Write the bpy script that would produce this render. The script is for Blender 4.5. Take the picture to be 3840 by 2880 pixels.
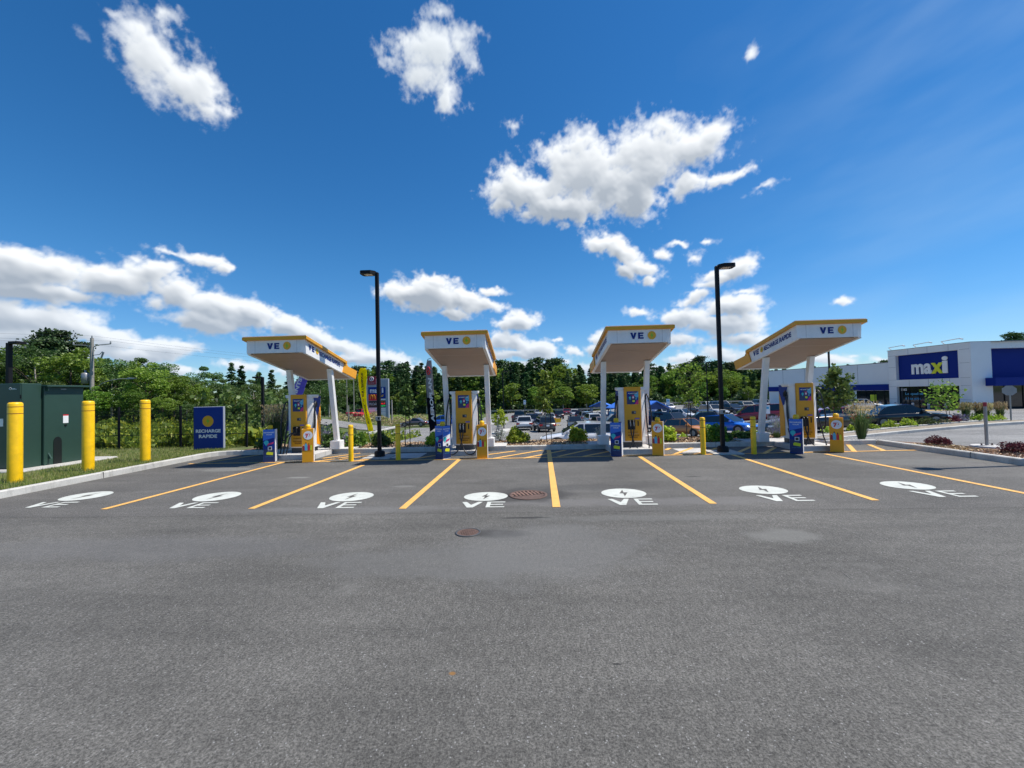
import bpy, bmesh, math, random
import numpy as np
from math import sin, cos, tan, radians, pi, atan2, sqrt
from mathutils import Vector, Matrix

for o in list(bpy.data.objects):
    bpy.data.objects.remove(o)
S = bpy.context.scene
COL = S.collection

# ---------------------------------------------------------------- camera
CAM_H = 1.9
FPX = 1550.0            # focal length in pixels of a 3840 wide picture
YAW, PIT, ROL = radians(2.5), radians(1.305), radians(-1.31)
cF = Vector((-sin(YAW) * cos(PIT), cos(YAW) * cos(PIT), sin(PIT)))
cR0 = cF.cross(Vector((0, 0, 1))).normalized()
cU0 = cR0.cross(cF)
cR = cos(ROL) * cR0 + sin(ROL) * cU0
cU = -sin(ROL) * cR0 + cos(ROL) * cU0
cC = Vector((0, 0, CAM_H))
cam = bpy.data.objects.new('camera', bpy.data.cameras.new('camera'))
COL.objects.link(cam)
cam.matrix_world = Matrix(((cR.x, cU.x, -cF.x, 0), (cR.y, cU.y, -cF.y, 0), (cR.z, cU.z, -cF.z, CAM_H), (0, 0, 0, 1)))
cam.data.sensor_fit = 'HORIZONTAL'
cam.data.sensor_width = 36
cam.data.lens = 36 * FPX / 3840
cam.data.clip_start = 0.05
cam.data.clip_end = 4000
S.camera = cam

def ray(x, y):
    return cF + (x - 1920) / FPX * cR - (y - 1440) / FPX * cU
def G(x, y, z=0.0):            # where the sight line of a photo pixel meets height z
    d = ray(x, y); t = (z - CAM_H) / d.z
    return cC + d * t
def PY(x, y, Y):
    d = ray(x, y); return cC + d * (Y / d.y)
def PX(x, y, X):
    d = ray(x, y); return cC + d * (X / d.x)
def XD(x, D):                  # ground position seen in column x at depth D
    x = float(x); D = float(D)
    d = cF + (x - 1920) / FPX * cR
    k = D / sqrt(cF.x ** 2 + cF.y ** 2)
    return d.x * k, d.y * k
Z1 = lambda x, y: (x / 2.2886, 1200 + y / 2.2886)
Z2 = lambda x, y: (650 + x / 2.765, 1200 + y / 2.765)
Z3 = lambda x, y: (1350 + x / 2.765, 1200 + y / 2.765)
Z4 = lambda x, y: (2100 + x / 2.765, 1200 + y / 2.765)
Z5 = lambda x, y: (2700 + x / 2.5525, 1150 + y / 2.5525)
Z6 = lambda x, y: (3240 + x / 2.765, 1200 + y / 2.765)
ZA = lambda x, y: (1280 + x / 5.183, 1360 + y / 5.183)

# ---------------------------------------------------------------- light
SUN_EL, SUN_AZ = radians(61.8), radians(6.0)      # azimuth from +X towards +Y
sd = Vector((cos(SUN_EL) * cos(SUN_AZ), cos(SUN_EL) * sin(SUN_AZ), sin(SUN_EL)))
sl = bpy.data.lights.new('sun', 'SUN')
sl.energy = 5.0
sl.angle = radians(0.53)
sl.color = (1.0, 0.94, 0.85)
sun = bpy.data.objects.new('sun', sl)
COL.objects.link(sun)
sun.rotation_euler = sd.to_track_quat('Z', 'Y').to_euler()
S.view_settings.view_transform = 'Standard'
S.view_settings.look = 'None'
S.view_settings.exposure = 0.22
S.view_settings.gamma = 1
S.view_settings.use_curve_mapping = False

# ---------------------------------------------------------------- node helper
class NT:
    def __init__(s, tree):
        s.t = tree; s.n = tree.nodes; s.l = tree.links
    def new(s, typ, **kw):
        n = s.n.new(typ)
        for k, v in kw.items():
            setattr(n, k, v)
        return n
    def put(s, sock, v):
        if isinstance(v, bpy.types.NodeSocket):
            s.l.new(v, sock)
        elif v is not None:
            if hasattr(sock, 'default_value') and isinstance(v, (tuple, list)) and sock.type == 'RGBA' and len(v) == 3:
                v = (*v, 1)
            sock.default_value = v
    def math(s, op, a, b=None, c=None, clamp=False):
        n = s.new('ShaderNodeMath', operation=op, use_clamp=clamp)
        for i, v in enumerate((a, b, c)):
            s.put(n.inputs[i], v)
        return n.outputs[0]
    def vmath(s, op, a, b=None, scale=None):
        n = s.new('ShaderNodeVectorMath', operation=op)
        s.put(n.inputs[0], a); s.put(n.inputs[1], b)
        if scale is not None: s.put(n.inputs['Scale'], scale)
        return n.outputs['Value'] if op in ('LENGTH', 'DOT_PRODUCT') else n.outputs[0]
    def noise(s, vec, scale, detail=4, rough=0.5, dist=0.0):
        n = s.new('ShaderNodeTexNoise')
        if vec is not None: s.l.new(vec, n.inputs['Vector'])
        n.inputs['Scale'].default_value = scale
        n.inputs['Detail'].default_value = detail
        n.inputs['Roughness'].default_value = rough
        n.inputs['Distortion'].default_value = dist
        return n.outputs[0]
    def mapr(s, v, a, b, c=0.0, d=1.0, smooth=True):
        n = s.new('ShaderNodeMapRange')
        n.interpolation_type = 'SMOOTHSTEP' if smooth else 'LINEAR'
        for i, x in enumerate((v, a, b, c, d)):
            s.put(n.inputs[i], x)
        return n.outputs[0]
    def mix(s, f, a, b, mode='MIX'):
        n = s.new('ShaderNodeMix', data_type='RGBA', blend_type=mode)
        s.put(n.inputs[0], f); s.put(n.inputs[6], a); s.put(n.inputs[7], b)
        return n.outputs[2]
    def scaled(s, vec, sc):
        n = s.new('ShaderNodeMapping')
        s.l.new(vec, n.inputs[0]); n.inputs[3].default_value = sc
        return n.outputs[0]

# ---------------------------------------------------------------- sky
world = bpy.data.worlds.new('World')
S.world = world
world.use_nodes = True
w = NT(world.node_tree)
w.n.clear()
sky = w.new('ShaderNodeTexSky', sky_type='NISHITA')
sky.sun_disc = False
sky.sun_elevation = SUN_EL
sky.sun_rotation = pi / 2 - SUN_AZ
sky.altitude = 200
sky.air_density = 1.0
sky.dust_density = 0.15
sky.ozone_density = 3.0
# clouds: soft ellipses in azimuth / elevation, read off the photograph (2212 px wide view)
CL = [  # x, y, rx, ry, rot(deg, image, clockwise), strength
 (335,125,98,62,32,1.),(400,180,82,55,35,1.),(290,70,62,52,20,.75),(455,235,52,30,25,.6),(345,30,62,30,10,.6),(440,170,40,32,20,.9),(250,35,60,30,15,.35),
 (938,115,84,60,-8,1.1),(922,160,62,44,10,1.),(975,200,32,44,25,.7),(985,100,42,42,0,.9),(952,22,30,26,0,.45),
 (1130,410,84,56,10,1.15),(1260,365,110,76,-5,1.2),(1400,340,110,72,-12,1.2),(1500,310,88,52,-14,1.15),(1210,445,130,30,3,1.1),(1360,425,92,44,-6,1.),(1545,290,45,32,0,1.),(1240,320,48,34,0,.9),(1110,272,28,18,10,.4),(1100,440,32,30,0,.8),(1480,390,50,26,-40,.8),
 (1580,378,62,16,-18,.75),(1660,408,46,14,-22,.65),(1618,118,20,34,12,.27),(1340,395,150,48,-16,1.1),(1430,270,60,22,-5,.8),
 (90,585,150,42,3,1.15),(230,600,110,38,6,1.1),(20,560,90,34,8,1.1),(330,575,85,26,8,.95),(100,630,140,22,4,1.),
 (440,556,72,15,9,.8),(485,570,26,15,8,.9),(370,545,55,12,12,.55),
 (400,630,80,40,22,1.1),(480,665,95,38,18,1.15),(545,680,62,34,10,1.1),(440,695,85,24,12,.9),(620,705,70,24,8,1.),(655,718,40,16,5,.9),(340,650,40,20,0,.6),
 (60,690,120,40,8,1.1),(160,700,95,40,12,1.1),(250,735,90,24,10,1.),(40,730,110,36,0,1.),(355,750,76,20,2,1.05),(300,770,80,15,0,.9),(140,760,150,25,0,.8),
 (390,800,60,12,3,.8),(270,800,60,14,0,.8),(520,790,60,12,0,.7),(640,795,80,16,0,.7),(590,752,18,10,0,.5),
 (735,745,55,18,12,.95),(800,768,62,22,5,1.),(850,778,42,16,5,.9),(760,775,60,10,0,.8),(690,730,34,14,8,.8),
 (930,640,92,36,4,1.15),(1000,650,62,30,16,1.1),(870,632,46,26,0,1.05),(935,605,42,20,0,.9),(1060,660,42,12,18,.8),(1062,628,28,12,0,.75),(980,680,42,14,10,.9),
 (1122,697,40,22,0,1.1),(1095,702,26,10,0,.8),(1158,697,12,8,0,.5),
 (1110,740,58,18,8,1.),(1160,757,52,20,10,1.1),(1100,765,52,10,0,.9),(1210,782,30,8,0,.6),(1195,735,20,7,0,.5),
 (1300,760,45,16,5,1.),(1240,762,30,12,10,.9),(1310,735,30,20,0,.9),(1130,800,60,18,0,1.),(1280,795,50,14,0,.9),
 (1335,540,62,26,22,1.),(1385,572,58,20,12,.95),(1310,528,44,18,0,1.),(1350,585,40,16,30,.9),(1408,600,16,12,0,.7),
 (1440,548,24,12,0,.7),(1465,522,26,8,-8,.6),(1525,518,30,8,-8,.6),(1492,552,24,16,0,.55),
 (1595,570,48,22,-18,1.),(1560,590,40,15,-10,.8),(1545,605,52,12,-12,.6),(1500,640,38,14,-20,.8),(1600,625,42,12,-12,.6),
 (1580,655,78,24,-8,1.05),(1480,682,66,24,-4,1.05),(1560,700,92,26,0,1.05),(1380,670,28,10,5,.75),(1620,690,40,30,0,.7),(1600,735,62,16,0,.9),(1470,735,50,14,0,.7),
 (1560,768,62,17,0,1.05),(1480,775,46,12,0,.8),(1640,775,60,14,0,.7),(1720,740,40,8,0,.3),
 (1828,656,26,10,0,.8),(1480,800,120,14,0,.8),(1850,770,40,12,0,.5),(1800,778,70,12,0,.7),(1900,780,40,10,0,.55),(1060,795,80,16,0,.8),(860,800,60,14,0,.8),
]
hs = w.new('ShaderNodeHueSaturation'); w.l.new(sky.outputs[0], hs.inputs['Color'])
hs.inputs['Saturation'].default_value = 1.3
tcw = w.new('ShaderNodeTexCoord'); sxw = w.new('ShaderNodeSeparateXYZ'); w.l.new(tcw.outputs['Generated'], sxw.inputs[0])
low = w.mapr(sxw.outputs[2], 0.0, 0.34)
tint = w.mix(low, (0.66, 0.86, 1.10, 1), (0.72, 1.00, 1.10, 1))
skc = w.mix(1.0, hs.outputs[0], tint, 'MULTIPLY')
bg = w.new('ShaderNodeBackground'); w.l.new(skc, bg.inputs[0]); bg.inputs[1].default_value = 0.102
wo = w.new('ShaderNodeOutputWorld'); w.l.new(bg.outputs[0], wo.inputs[0])

def azel(x, y):
    d = ray(x * 1.736, y * 1.736).normalized()
    return np.array((atan2(d.x, d.y), math.asin(d.z)))
def build_clouds():
    st = 0.0019
    us = np.arange(-1.08, 1.08, st); vs = np.arange(-0.03, 0.86, st)
    U, V = np.meshgrid(us, vs)
    rs = np.random.RandomState(7)
    def vn(u, v, f):                      # smooth value noise
        L = rs.rand(512, 512)
        x = u * f + 100; y = v * f + 100
        xi = np.floor(x).astype(int); yi = np.floor(y).astype(int)
        fx = x - xi; fy = y - yi; fx = fx * fx * (3 - 2 * fx); fy = fy * fy * (3 - 2 * fy)
        g_ = lambda a, b: L[(yi + b) % 512, (xi + a) % 512]
        return (g_(0, 0) * (1 - fx) + g_(1, 0) * fx) * (1 - fy) + (g_(0, 1) * (1 - fx) + g_(1, 1) * fx) * fy
    def fbm(u, v, f, n, r=0.5):
        t = 0; a = 1; s_ = 0
        for k in range(n):
            t = t + a * vn(u, v, f * 2.03 ** k); s_ += a; a *= r
        return t / s_
    def puff(u, v, f):                    # round lobes (inverted cell noise)
        A = rs.rand(256, 256, 2)
        x = u * f + 50; y = v * f + 50
        xi = np.floor(x).astype(int); yi = np.floor(y).astype(int)
        best = np.full(u.shape, 9.0)
        for a in (-1, 0, 1):
            for b in (-1, 0, 1):
                c = A[(yi + b) % 256, (xi + a) % 256]
                d = (xi + a + c[..., 0] - x) ** 2 + (yi + b + c[..., 1] - y) ** 2
                best = np.minimum(best, d)
        return 1 - np.sqrt(best)
    wu = (fbm(U, V, 10, 4) - .5) * .034; wv = (fbm(U, V, 10, 4) - .5) * .026
    wu2 = (fbm(U, V, 55, 4) - .5) * .014; wv2 = (fbm(U, V, 55, 4) - .5) * .014
    P, Q = U + wu + wu2, V + wv + wv2
    f = np.full(U.shape, -3.0)
    for (x, y, rx, ry, rot, s_) in CL:
        c = azel(x, y); r = radians(rot)
        e1 = azel(x + rx * cos(r), y + rx * sin(r)) - c
        e2 = azel(x - ry * sin(r), y + ry * cos(r)) - c
        M = np.linalg.inv(np.array([e1, e2]).T * 1.05)
        a = M[0, 0] * (P - c[0]) + M[0, 1] * (Q - c[1]); b = M[1, 0] * (P - c[0]) + M[1, 1] * (Q - c[1])
        q = s_ - np.sqrt(a * a + b * b) * max(s_, .8)
        k = 0.07
        h = np.clip(.5 + .5 * (q - f) / k, 0, 1)
        f = f * (1 - h) + q * h + k * h * (1 - h)
    ss = lambda x, a, b: (lambda t: t * t * (3 - 2 * t))(np.clip((x - a) / (b - a), 0, 1))
    lo = np.clip(1.4 - V * 2.0, .55, 1.3)
    pf = .5 * puff(P, V * 1.2, 24) + .3 * puff(P, V * 1.2, 52) + .2 * puff(U, V * 1.2, 110)
    fb = fbm(U, V * 1.25, 26, 6, .58)
    dens = f + (pf - .42) * .62 + (fb - .5) * (.95 + .4 * ss(V, .25, .4))
    soft = .50 + .38 * ss(V, .35, .7)
    alpha = ss(dens, .02, .02 + soft) ** 1.2
    wisp = ss(dens + (fbm(U + .3 * V, V, 60, 6, .62) - .5) * 1.3, -.2, .5) * .34
    alpha = np.clip(alpha + 1.25 * wisp * (1 - alpha), 0, 1)
    def blur(a, r):
        for ax in (0, 1):
            for _ in (0, 1):
                c = np.cumsum(np.pad(a, [(r + 1, r) if q == ax else (0, 0) for q in (0, 1)], mode='edge'), axis=ax)
                n_ = a.shape[ax]
                a = (np.take(c, range(2 * r + 1, 2 * r + 1 + n_), ax) - np.take(c, range(0, n_), ax)) / (2 * r + 1)
        return a
    veil = ss(U, .25, 1.0) * ss(fbm(U * .6 + V * .5, V * 2.2 - U * .5, 5, 5, .5), .25, .85) * .20 * ss(V, .02, .12)
    cl_a = alpha
    alpha = alpha + veil * (1 - alpha)
    T = .45 * blur(np.clip(dens, 0, 1.1), 1) + .55 * blur(np.clip(dens, 0, 1.1), 5)
    occ = np.zeros_like(T)
    for i, kx, ky in ((1, 1, 2), (2, 2, 5), (3, 4, 8), (4, 6, 12), (5, 8, 17), (6, 11, 23)):
        occ += np.roll(np.roll(T, -kx, 1), -ky, 0)
    occ /= 6
    gx = np.gradient(T, axis=1); gy = np.gradient(T, axis=0)
    lam = -(gx * .45 + gy * .9) * 5.5
    sh = np.exp(-occ * (1.25 - .35 * ss(V, .3, .6))) + lam * .45
    sh = np.clip((sh - .3) / .55, 0, 1)
    hk = .45 * ss(V, .38, .6); sh = sh * (1 - hk) + hk
    br = np.array((.93, .96, .99)); dk = np.array((.36, .415, .49))
    C_ = dk + (br - dk) * sh[..., None]
    vm = np.clip(1 - cl_a / np.maximum(alpha, 1e-4), 0, 1)[..., None]
    C_ = C_ * (1 - vm) + np.array((.55, .72, .88)) * vm
    hz = np.clip(1 - V / .22, 0, 1)[..., None] * .4
    C_ = C_ * (1 - hz) + np.array((.52, .66, .85)) * hz
    hiC = ss(V, .5, .8)[..., None] * .28                        # high clouds are thinner: the blue comes through
    C_ = C_ * (1 - hiC) + np.array((.5, .62, .72)) * hiC
    keep = alpha > .004
    kq = keep[:-1, :-1] | keep[1:, :-1] | keep[:-1, 1:] | keep[1:, 1:]
    jj, ii = np.nonzero(kq)
    nu = len(us)
    quads = np.stack([jj * nu + ii, jj * nu + ii + 1, (jj + 1) * nu + ii + 1, (jj + 1) * nu + ii], 1)
    used = np.unique(quads)
    remap = np.full(U.size, -1); remap[used] = np.arange(len(used))
    R_ = 3000.0
    u, v = U.ravel()[used], V.ravel()[used]
    co = np.stack([np.sin(u) * np.cos(v), np.cos(u) * np.cos(v), np.sin(v)], 1) * R_
    me = bpy.data.meshes.new('sky')
    me.vertices.add(len(co)); me.vertices.foreach_set('co', co.ravel())
    me.loops.add(quads.size); me.loops.foreach_set('vertex_index', remap[quads].ravel())
    me.polygons.add(len(quads)); me.polygons.foreach_set('loop_start', np.arange(len(quads)) * 4)
    me.update(calc_edges=True)
    at = me.color_attributes.new('cloud', 'FLOAT_COLOR', 'POINT')
    at.data.foreach_set('color', np.concatenate([C_.reshape(-1, 3)[used], alpha.ravel()[used][:, None]], 1).ravel())
    m = bpy.data.materials.new('cloud'); m.use_nodes = True; n = NT(m.node_tree); n.n.clear()
    a = n.new('ShaderNodeAttribute', attribute_name='cloud')
    em = n.new('ShaderNodeEmission'); n.l.new(a.outputs['Color'], em.inputs[0]); em.inputs[1].default_value = .93
    tr = n.new('ShaderNodeBsdfTransparent'); mx = n.new('ShaderNodeMixShader')
    n.l.new(a.outputs['Alpha'], mx.inputs[0]); n.l.new(tr.outputs[0], mx.inputs[1]); n.l.new(em.outputs[0], mx.inputs[2])
    o = n.new('ShaderNodeOutputMaterial'); n.l.new(mx.outputs[0], o.inputs[0])
    m.cycles.emission_sampling = 'NONE'
    me.materials.append(m)
    ob = bpy.data.objects.new('sky', me); COL.objects.link(ob); ob['kind'] = 'structure'
build_clouds()

# ================================================================ materials
MATS = {}
def pbr(name, col, rough=0.6, metal=0.0, spec=0.5, var=0.0, vscale=3.0, bump=0.0, bscale=60.0, coat=0.0, objcol=False, emit=None):
    if name in MATS: return MATS[name]
    m = bpy.data.materials.new(name); m.use_nodes = True
    n = NT(m.node_tree); b = n.n['Principled BSDF']
    b.inputs['Roughness'].default_value = rough
    b.inputs['Metallic'].default_value = metal
    b.inputs['Specular IOR Level'].default_value = spec
    b.inputs['Coat Weight'].default_value = coat
    b.inputs['Coat Roughness'].default_value = 0.04
    c = (*col, 1)
    tcn = n.new('ShaderNodeTexCoord')
    src = None
    if objcol:
        oi = n.new('ShaderNodeObjectInfo'); src = oi.outputs['Color']
    if var > 0:
        f = n.noise(tcn.outputs['Object'], vscale, 5, 0.62)
        f = n.mapr(f, 0.3, 0.7, 1 - var, 1 + var, False)
        src = n.mix(1.0, src if src else c, n.math('MULTIPLY', f, 1.0), 'MULTIPLY')
    if src: n.l.new(src, b.inputs['Base Color'])
    else: b.inputs['Base Color'].default_value = c
    if bump > 0:
        bn = n.new('ShaderNodeBump'); bn.inputs['Strength'].default_value = bump; bn.inputs['Distance'].default_value = 0.01
        n.l.new(n.noise(tcn.outputs['Object'], bscale, 4), bn.inputs['Height']); n.l.new(bn.outputs[0], b.inputs['Normal'])
    if emit:
        b.inputs['Emission Color'].default_value = c; b.inputs['Emission Strength'].default_value = emit
    MATS[name] = m
    return m

white = pbr('white_paint', (.80, .80, .79), .42, var=.08, vscale=3)
offw = pbr('soffit_bounce_tan', (.40, .30, .235), .55, var=.03)  # tan holds the warm bounce off the asphalt, painted into the base colour
yel = pbr('yellow_trim', (.72, .33, .008), .42, var=.05)
orange = pbr('orange_panel', (.82, .35, .006), .4, var=.03)
deep = pbr('deep_orange', (.95, .36, .004), .38, var=.03)
navy = pbr('navy_paint', (.006, .028, .20), .5, spec=.25)
royal = pbr('royal_blue', (.004, .036, .25), .5, spec=.25)
logoy = pbr('logo_yellow', (.78, .40, .012), .45)
boltg = pbr('bolt_green', (.16, .58, .03), .5)
rust2 = pbr('worn_iron', (.20, .115, .085), .7, var=.35, vscale=18)
islm = None
black = pbr('black_rubber', (.012, .012, .014), .45)
blackm = pbr('black_metal', (.008, .008, .010), .55, spec=.22)
darkg = pbr('dark_grey', (.06, .065, .07), .55, var=.1)
midg = pbr('mid_grey', (.28, .29, .30), .5, var=.08)
steel = pbr('galvanised_steel', (.30, .30, .30), .42, metal=.4, var=.1)
bolly = pbr('bollard_yellow', (.93, .55, .003), .42, var=.12, vscale=7, bump=.12, bscale=30)
bandr = pbr('bollard_band', (.22, .03, .02), .5)
green = pbr('transformer_green', (.026, .062, .046), .42, var=.08, vscale=1.6)
greend = pbr('transformer_dark', (.006, .009, .008), .5)
glass = pbr('dark_glass', (.012, .016, .02), .06, spec=.8)
carpaint = pbr('car_paint', (.5, .5, .5), .28, coat=1.0, objcol=True)
plastic = pbr('car_plastic', (.03, .03, .032), .55)
tyre = pbr('tyre', (.018, .018, .019), .8)
rim = pbr('alloy_rim', (.26, .27, .28), .4, metal=.6)
lampc = pbr('headlight', (.75, .78, .8), .1, spec=.8)
lampr = pbr('tail_light', (.45, .01, .012), .15)
chrome = pbr('chrome', (.7, .7, .7), .15, metal=1)
stemm = pbr('bark', (.10, .075, .055), .85, var=.3, vscale=12)
birch = pbr('pale_bark', (.42, .38, .33), .8, var=.3, vscale=6)
wood = pbr('grey_wood', (.30, .28, .25), .8, var=.2, vscale=6)
rust = pbr('rusty_iron', (.115, .07, .055), .75, var=.35, vscale=18, bump=.4, bscale=90)
hole = pbr('dark_hole', (.01, .008, .008), .9)
def cloth(name, col):
    m = bpy.data.materials.new(name); m.use_nodes = True; n = NT(m.node_tree); n.n.clear()
    d = n.new('ShaderNodeBsdfDiffuse'); t = n.new('ShaderNodeBsdfTranslucent'); mx = n.new('ShaderNodeMixShader'); mx.inputs[0].default_value = .38
    d.inputs[0].default_value = (*col, 1); t.inputs[0].default_value = (*col, 1)
    n.l.new(d.outputs[0], mx.inputs[1]); n.l.new(t.outputs[0], mx.inputs[2])
    o = n.new('ShaderNodeOutputMaterial'); n.l.new(mx.outputs[0], o.inputs[0])
    MATS[name] = m; return m
pane_y = cloth('flag_yellow', (.98, .88, .01))
flag_g = cloth('flag_grey', (.34, .35, .37))
flag_k = cloth('flag_black', (.014, .018, .03))
flag_p = cloth('flag_purple', (.24, .20, .72))
redm = pbr('red_print', (.65, .02, .03), .5)
printw = pbr('white_print', (.82, .82, .82), .5)
printb = pbr('cyan_print', (.10, .42, .62), .5)
printc = pbr('teal_print', (.04, .50, .55), .5)
printm = pbr('magenta_print', (.60, .03, .16), .5)
printl = pbr('lime_print', (.70, .72, .02), .5)
printn = pbr('navy_print', (.012, .03, .12), .35)
printk = pbr('brown_print', (.22, .07, .005), .5)
clothw = pbr('sign_grey', (.33, .36, .42), .5)
dred = pbr('dark_red', (.30, .02, .04), .5)
mdark = pbr('sign_dark', (.035, .03, .03), .5)
ledr = pbr('led_red', (.9, .03, .02), .5, emit=.8)
ledg = pbr('led_green', (.03, .7, .15), .5, emit=.5)
lens = pbr('lamp_lens', (.42, .36, .28), .4)
shedb = pbr('shed_blue', (.03, .16, .62), .4)
shedd = pbr('shed_side', (.03, .07, .22), .5)
tanm = pbr('concrete_tan', (.42, .36, .28), .8, var=.1)
vest = pbr('cart_yellow', (.75, .45, .02), .5)

def concrete(name, col, v=.14):
    m = bpy.data.materials.new(name); m.use_nodes = True
    n = NT(m.node_tree); b = n.n['Principled BSDF']; b.inputs['Roughness'].default_value = .85
    ge = n.new('ShaderNodeNewGeometry'); pos = ge.outputs['Position']
    a = n.mapr(n.noise(pos, 1.3, 6, .65), .3, .7, 1 - v, 1 + v, False)
    s2 = n.mapr(n.noise(pos, 45, 3, .6), .3, .7, .9, 1.1, False)
    st = n.mapr(n.noise(n.scaled(pos, (3, 3, .6)), 2.2, 5, .7), .5, .72, 1, .72)
    c = n.mix(1.0, n.mix(1.0, n.mix(1.0, (*col, 1), a, 'MULTIPLY'), s2, 'MULTIPLY'), st, 'MULTIPLY')
    n.l.new(c, b.inputs['Base Color'])
    bn = n.new('ShaderNodeBump'); bn.inputs['Strength'].default_value = .35; bn.inputs['Distance'].default_value = .006
    n.l.new(n.noise(pos, 120, 3), bn.inputs['Height']); n.l.new(bn.outputs[0], b.inputs['Normal'])
    return m
conc = concrete('concrete', (.44, .43, .40))
concd = concrete('concrete_pad', (.52, .51, .49))
conck = concrete('concrete_kerb', (.50, .49, .455), .2)

def asphalt(name, base, kind):
    m = bpy.data.materials.new(name); m.use_nodes = True
    n = NT(m.node_tree); b = n.n['Principled BSDF']
    ge = n.new('ShaderNodeNewGeometry'); pos = ge.outputs['Position']
    big = n.noise(pos, .35, 5, .6)
    swirl = n.noise(n.scaled(pos, (.55, 1.6, 1)), .9, 7, .68, 1.2)
    mpr = n.new('ShaderNodeMapping'); n.l.new(pos, mpr.inputs[0]); mpr.inputs[2].default_value = (0, 0, .32); mpr.inputs[3].default_value = (.16, 1.5, 1)
    v3 = n.mapr(n.noise(mpr.outputs[0], 1.5, 6, .62, .5), .36, .66, .93, 1.09, False)
    v1 = n.mapr(big, .3, .7, .80, 1.2, False)
    v2 = n.mapr(swirl, .30, .72, .86, 1.16, False)
    vor = n.new('ShaderNodeTexVoronoi', feature='F1'); n.l.new(pos, vor.inputs['Vector'])
    vor.inputs['Scale'].default_value = 125 if kind == 'coarse' else 150
    sepc = n.new('ShaderNodeSeparateColor'); n.l.new(vor.outputs['Color'], sepc.inputs[0])
    grain = n.mapr(sepc.outputs[0], 0, 1, .42, 1.6, False)
    spark = n.mapr(sepc.outputs[1], .986, .996, 0, 1)
    fine = n.mapr(n.noise(pos, 260, 3, .7), .3, .7, .8, 1.2, False)
    med = n.mapr(n.noise(pos, 30, 4, .7), .3, .7, .88, 1.12, False)
    c = (*base, 1)
    g1 = n.mapr(n.noise(pos, 62, 7, .88), .42, .58, .42, 1.68, False)
    g2 = n.mapr(n.noise(n.scaled(pos, (1, .45, 1)), 22, 4, .8), .38, .62, .80, 1.2, False)
    for v in (v1, v2, v3, med, g1) + ((g2,) if kind == 'coarse' else ()): c = n.mix(1.0, c, v, 'MULTIPLY')
    k = .125 if kind == 'coarse' else .5
    c = n.mix(k, c, n.mix(1.0, c, grain, 'MULTIPLY'))
    c = n.mix(.8, c, n.mix(1.0, c, fine, 'MULTIPLY'))
    # pale dusty patches and sealer stains with shapes of their own
    dust = n.mapr(n.noise(n.scaled(pos, (.5, 1.0, 1)), .75, 8, .7, .8), .56, .74, 0, .42)
    c = n.mix(dust, c, (.205, .20, .185, 1))
    dk = n.mapr(n.noise(n.scaled(pos, (1, 1.5, 1)), 1.7, 6, .7, .4), .66, .8, 0, .38)
    c = n.mix(dk, c, (.035, .035, .038, 1))
    c = n.mix(n.math('MULTIPLY', spark, .6), c, (.42, .42, .41, 1))
    if kind == 'coarse' or kind == 'smooth':
        def blob(x, y, rx, ry, col, amt, soft=.5):
            q = n.vmath('SUBTRACT', pos, (x, y, 0)); q = n.vmath('MULTIPLY', q, (1 / rx, 1 / ry, 0))
            q = n.vmath('ADD', q, n.vmath('SCALE', n.vmath('SUBTRACT', nz, (.5, .5, .5)), scale=1.1))
            d = n.vmath('LENGTH', q)
            return n.math('MULTIPLY', n.mapr(d, 1 - soft, 1.1, 1, 0), amt)
        tn = n.new('ShaderNodeTexNoise'); n.l.new(pos, tn.inputs['Vector']); tn.inputs['Scale'].default_value = 2.6; tn.inputs['Detail'].default_value = 6
        nz = tn.outputs['Color']
        BL_ = ([(-.05, 7.72, .95, .62, (.045, .043, .042, 1), .75), (.95, 8.3, 1.6, .35, (.05, .05, .05, 1), .4), (-5.6, 9.7, .35, .1, (.3, .3, .28, 1), .5),
                (-2.7, 8.6, .3, .12, (.26, .26, .24, 1), .4), (3.5, 9.2, .2, .07, (.03, .03, .03, 1), .7), (-8.3, 11.0, .9, .35, (.22, .22, .2, 1), .5), (9.3, 10.6, 2, .5, (.17, .17, .155, 1), .5),
                (2, 7.2, 3, .3, (.17, .165, .16, 1), .5), (-3, 6.9, 2.5, .22, (.165, .165, .16, 1), .4)] if kind == 'smooth' else
               [(-.55, 5.65, .55, .22, (.035, .034, .034, 1), .8), (.15, 5.1, 1.5, 1.1, (.16, .16, .155, 1), .5), (-1.2, 4.7, 1.6, .5, (.15, .15, .145, 1), .45),
                (3.2, 5.5, .55, .3, (.20, .20, .185, 1), .6), (-.1, 6.35, .5, .05, (.02, .02, .02, 1), .8), (-.58, 2.84, .028, .022, (.26, .14, .05, 1), 1.), (.55, 2.95, .04, .012, (.02, .02, .02, 1), .9),
                (-5, 5.2, 3, .5, (.14, .14, .14, 1), .4), (1.6, 6.3, 2, .18, (.17, .17, .16, 1), .4)])
        for (x, y, rx, ry, col, amt) in BL_:
            c = n.mix(blob(x, y, rx, ry, col, amt), c, col)
    n.l.new(c, b.inputs['Base Color'])
    b.inputs['Roughness'].default_value = .82
    b.inputs['Specular IOR Level'].default_value = .35
    bn = n.new('ShaderNodeBump'); bn.inputs['Strength'].default_value = .8 if kind == 'coarse' else .5; bn.inputs['Distance'].default_value = .006
    hgt = n.math('ADD', n.math('MULTIPLY', sepc.outputs[0], .6), n.noise(pos, 200, 3, .7))
    n.l.new(hgt, bn.inputs['Height']); n.l.new(bn.outputs[0], b.inputs['Normal'])
    return m
asp_near = asphalt('asphalt_drive', (.113, .109, .099), 'coarse')
asp_bay = asphalt('asphalt_bays', (.104, .100, .092), 'smooth')
asp_far = asphalt('asphalt_lot', (.19, .188, .182), 'lot')

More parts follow.
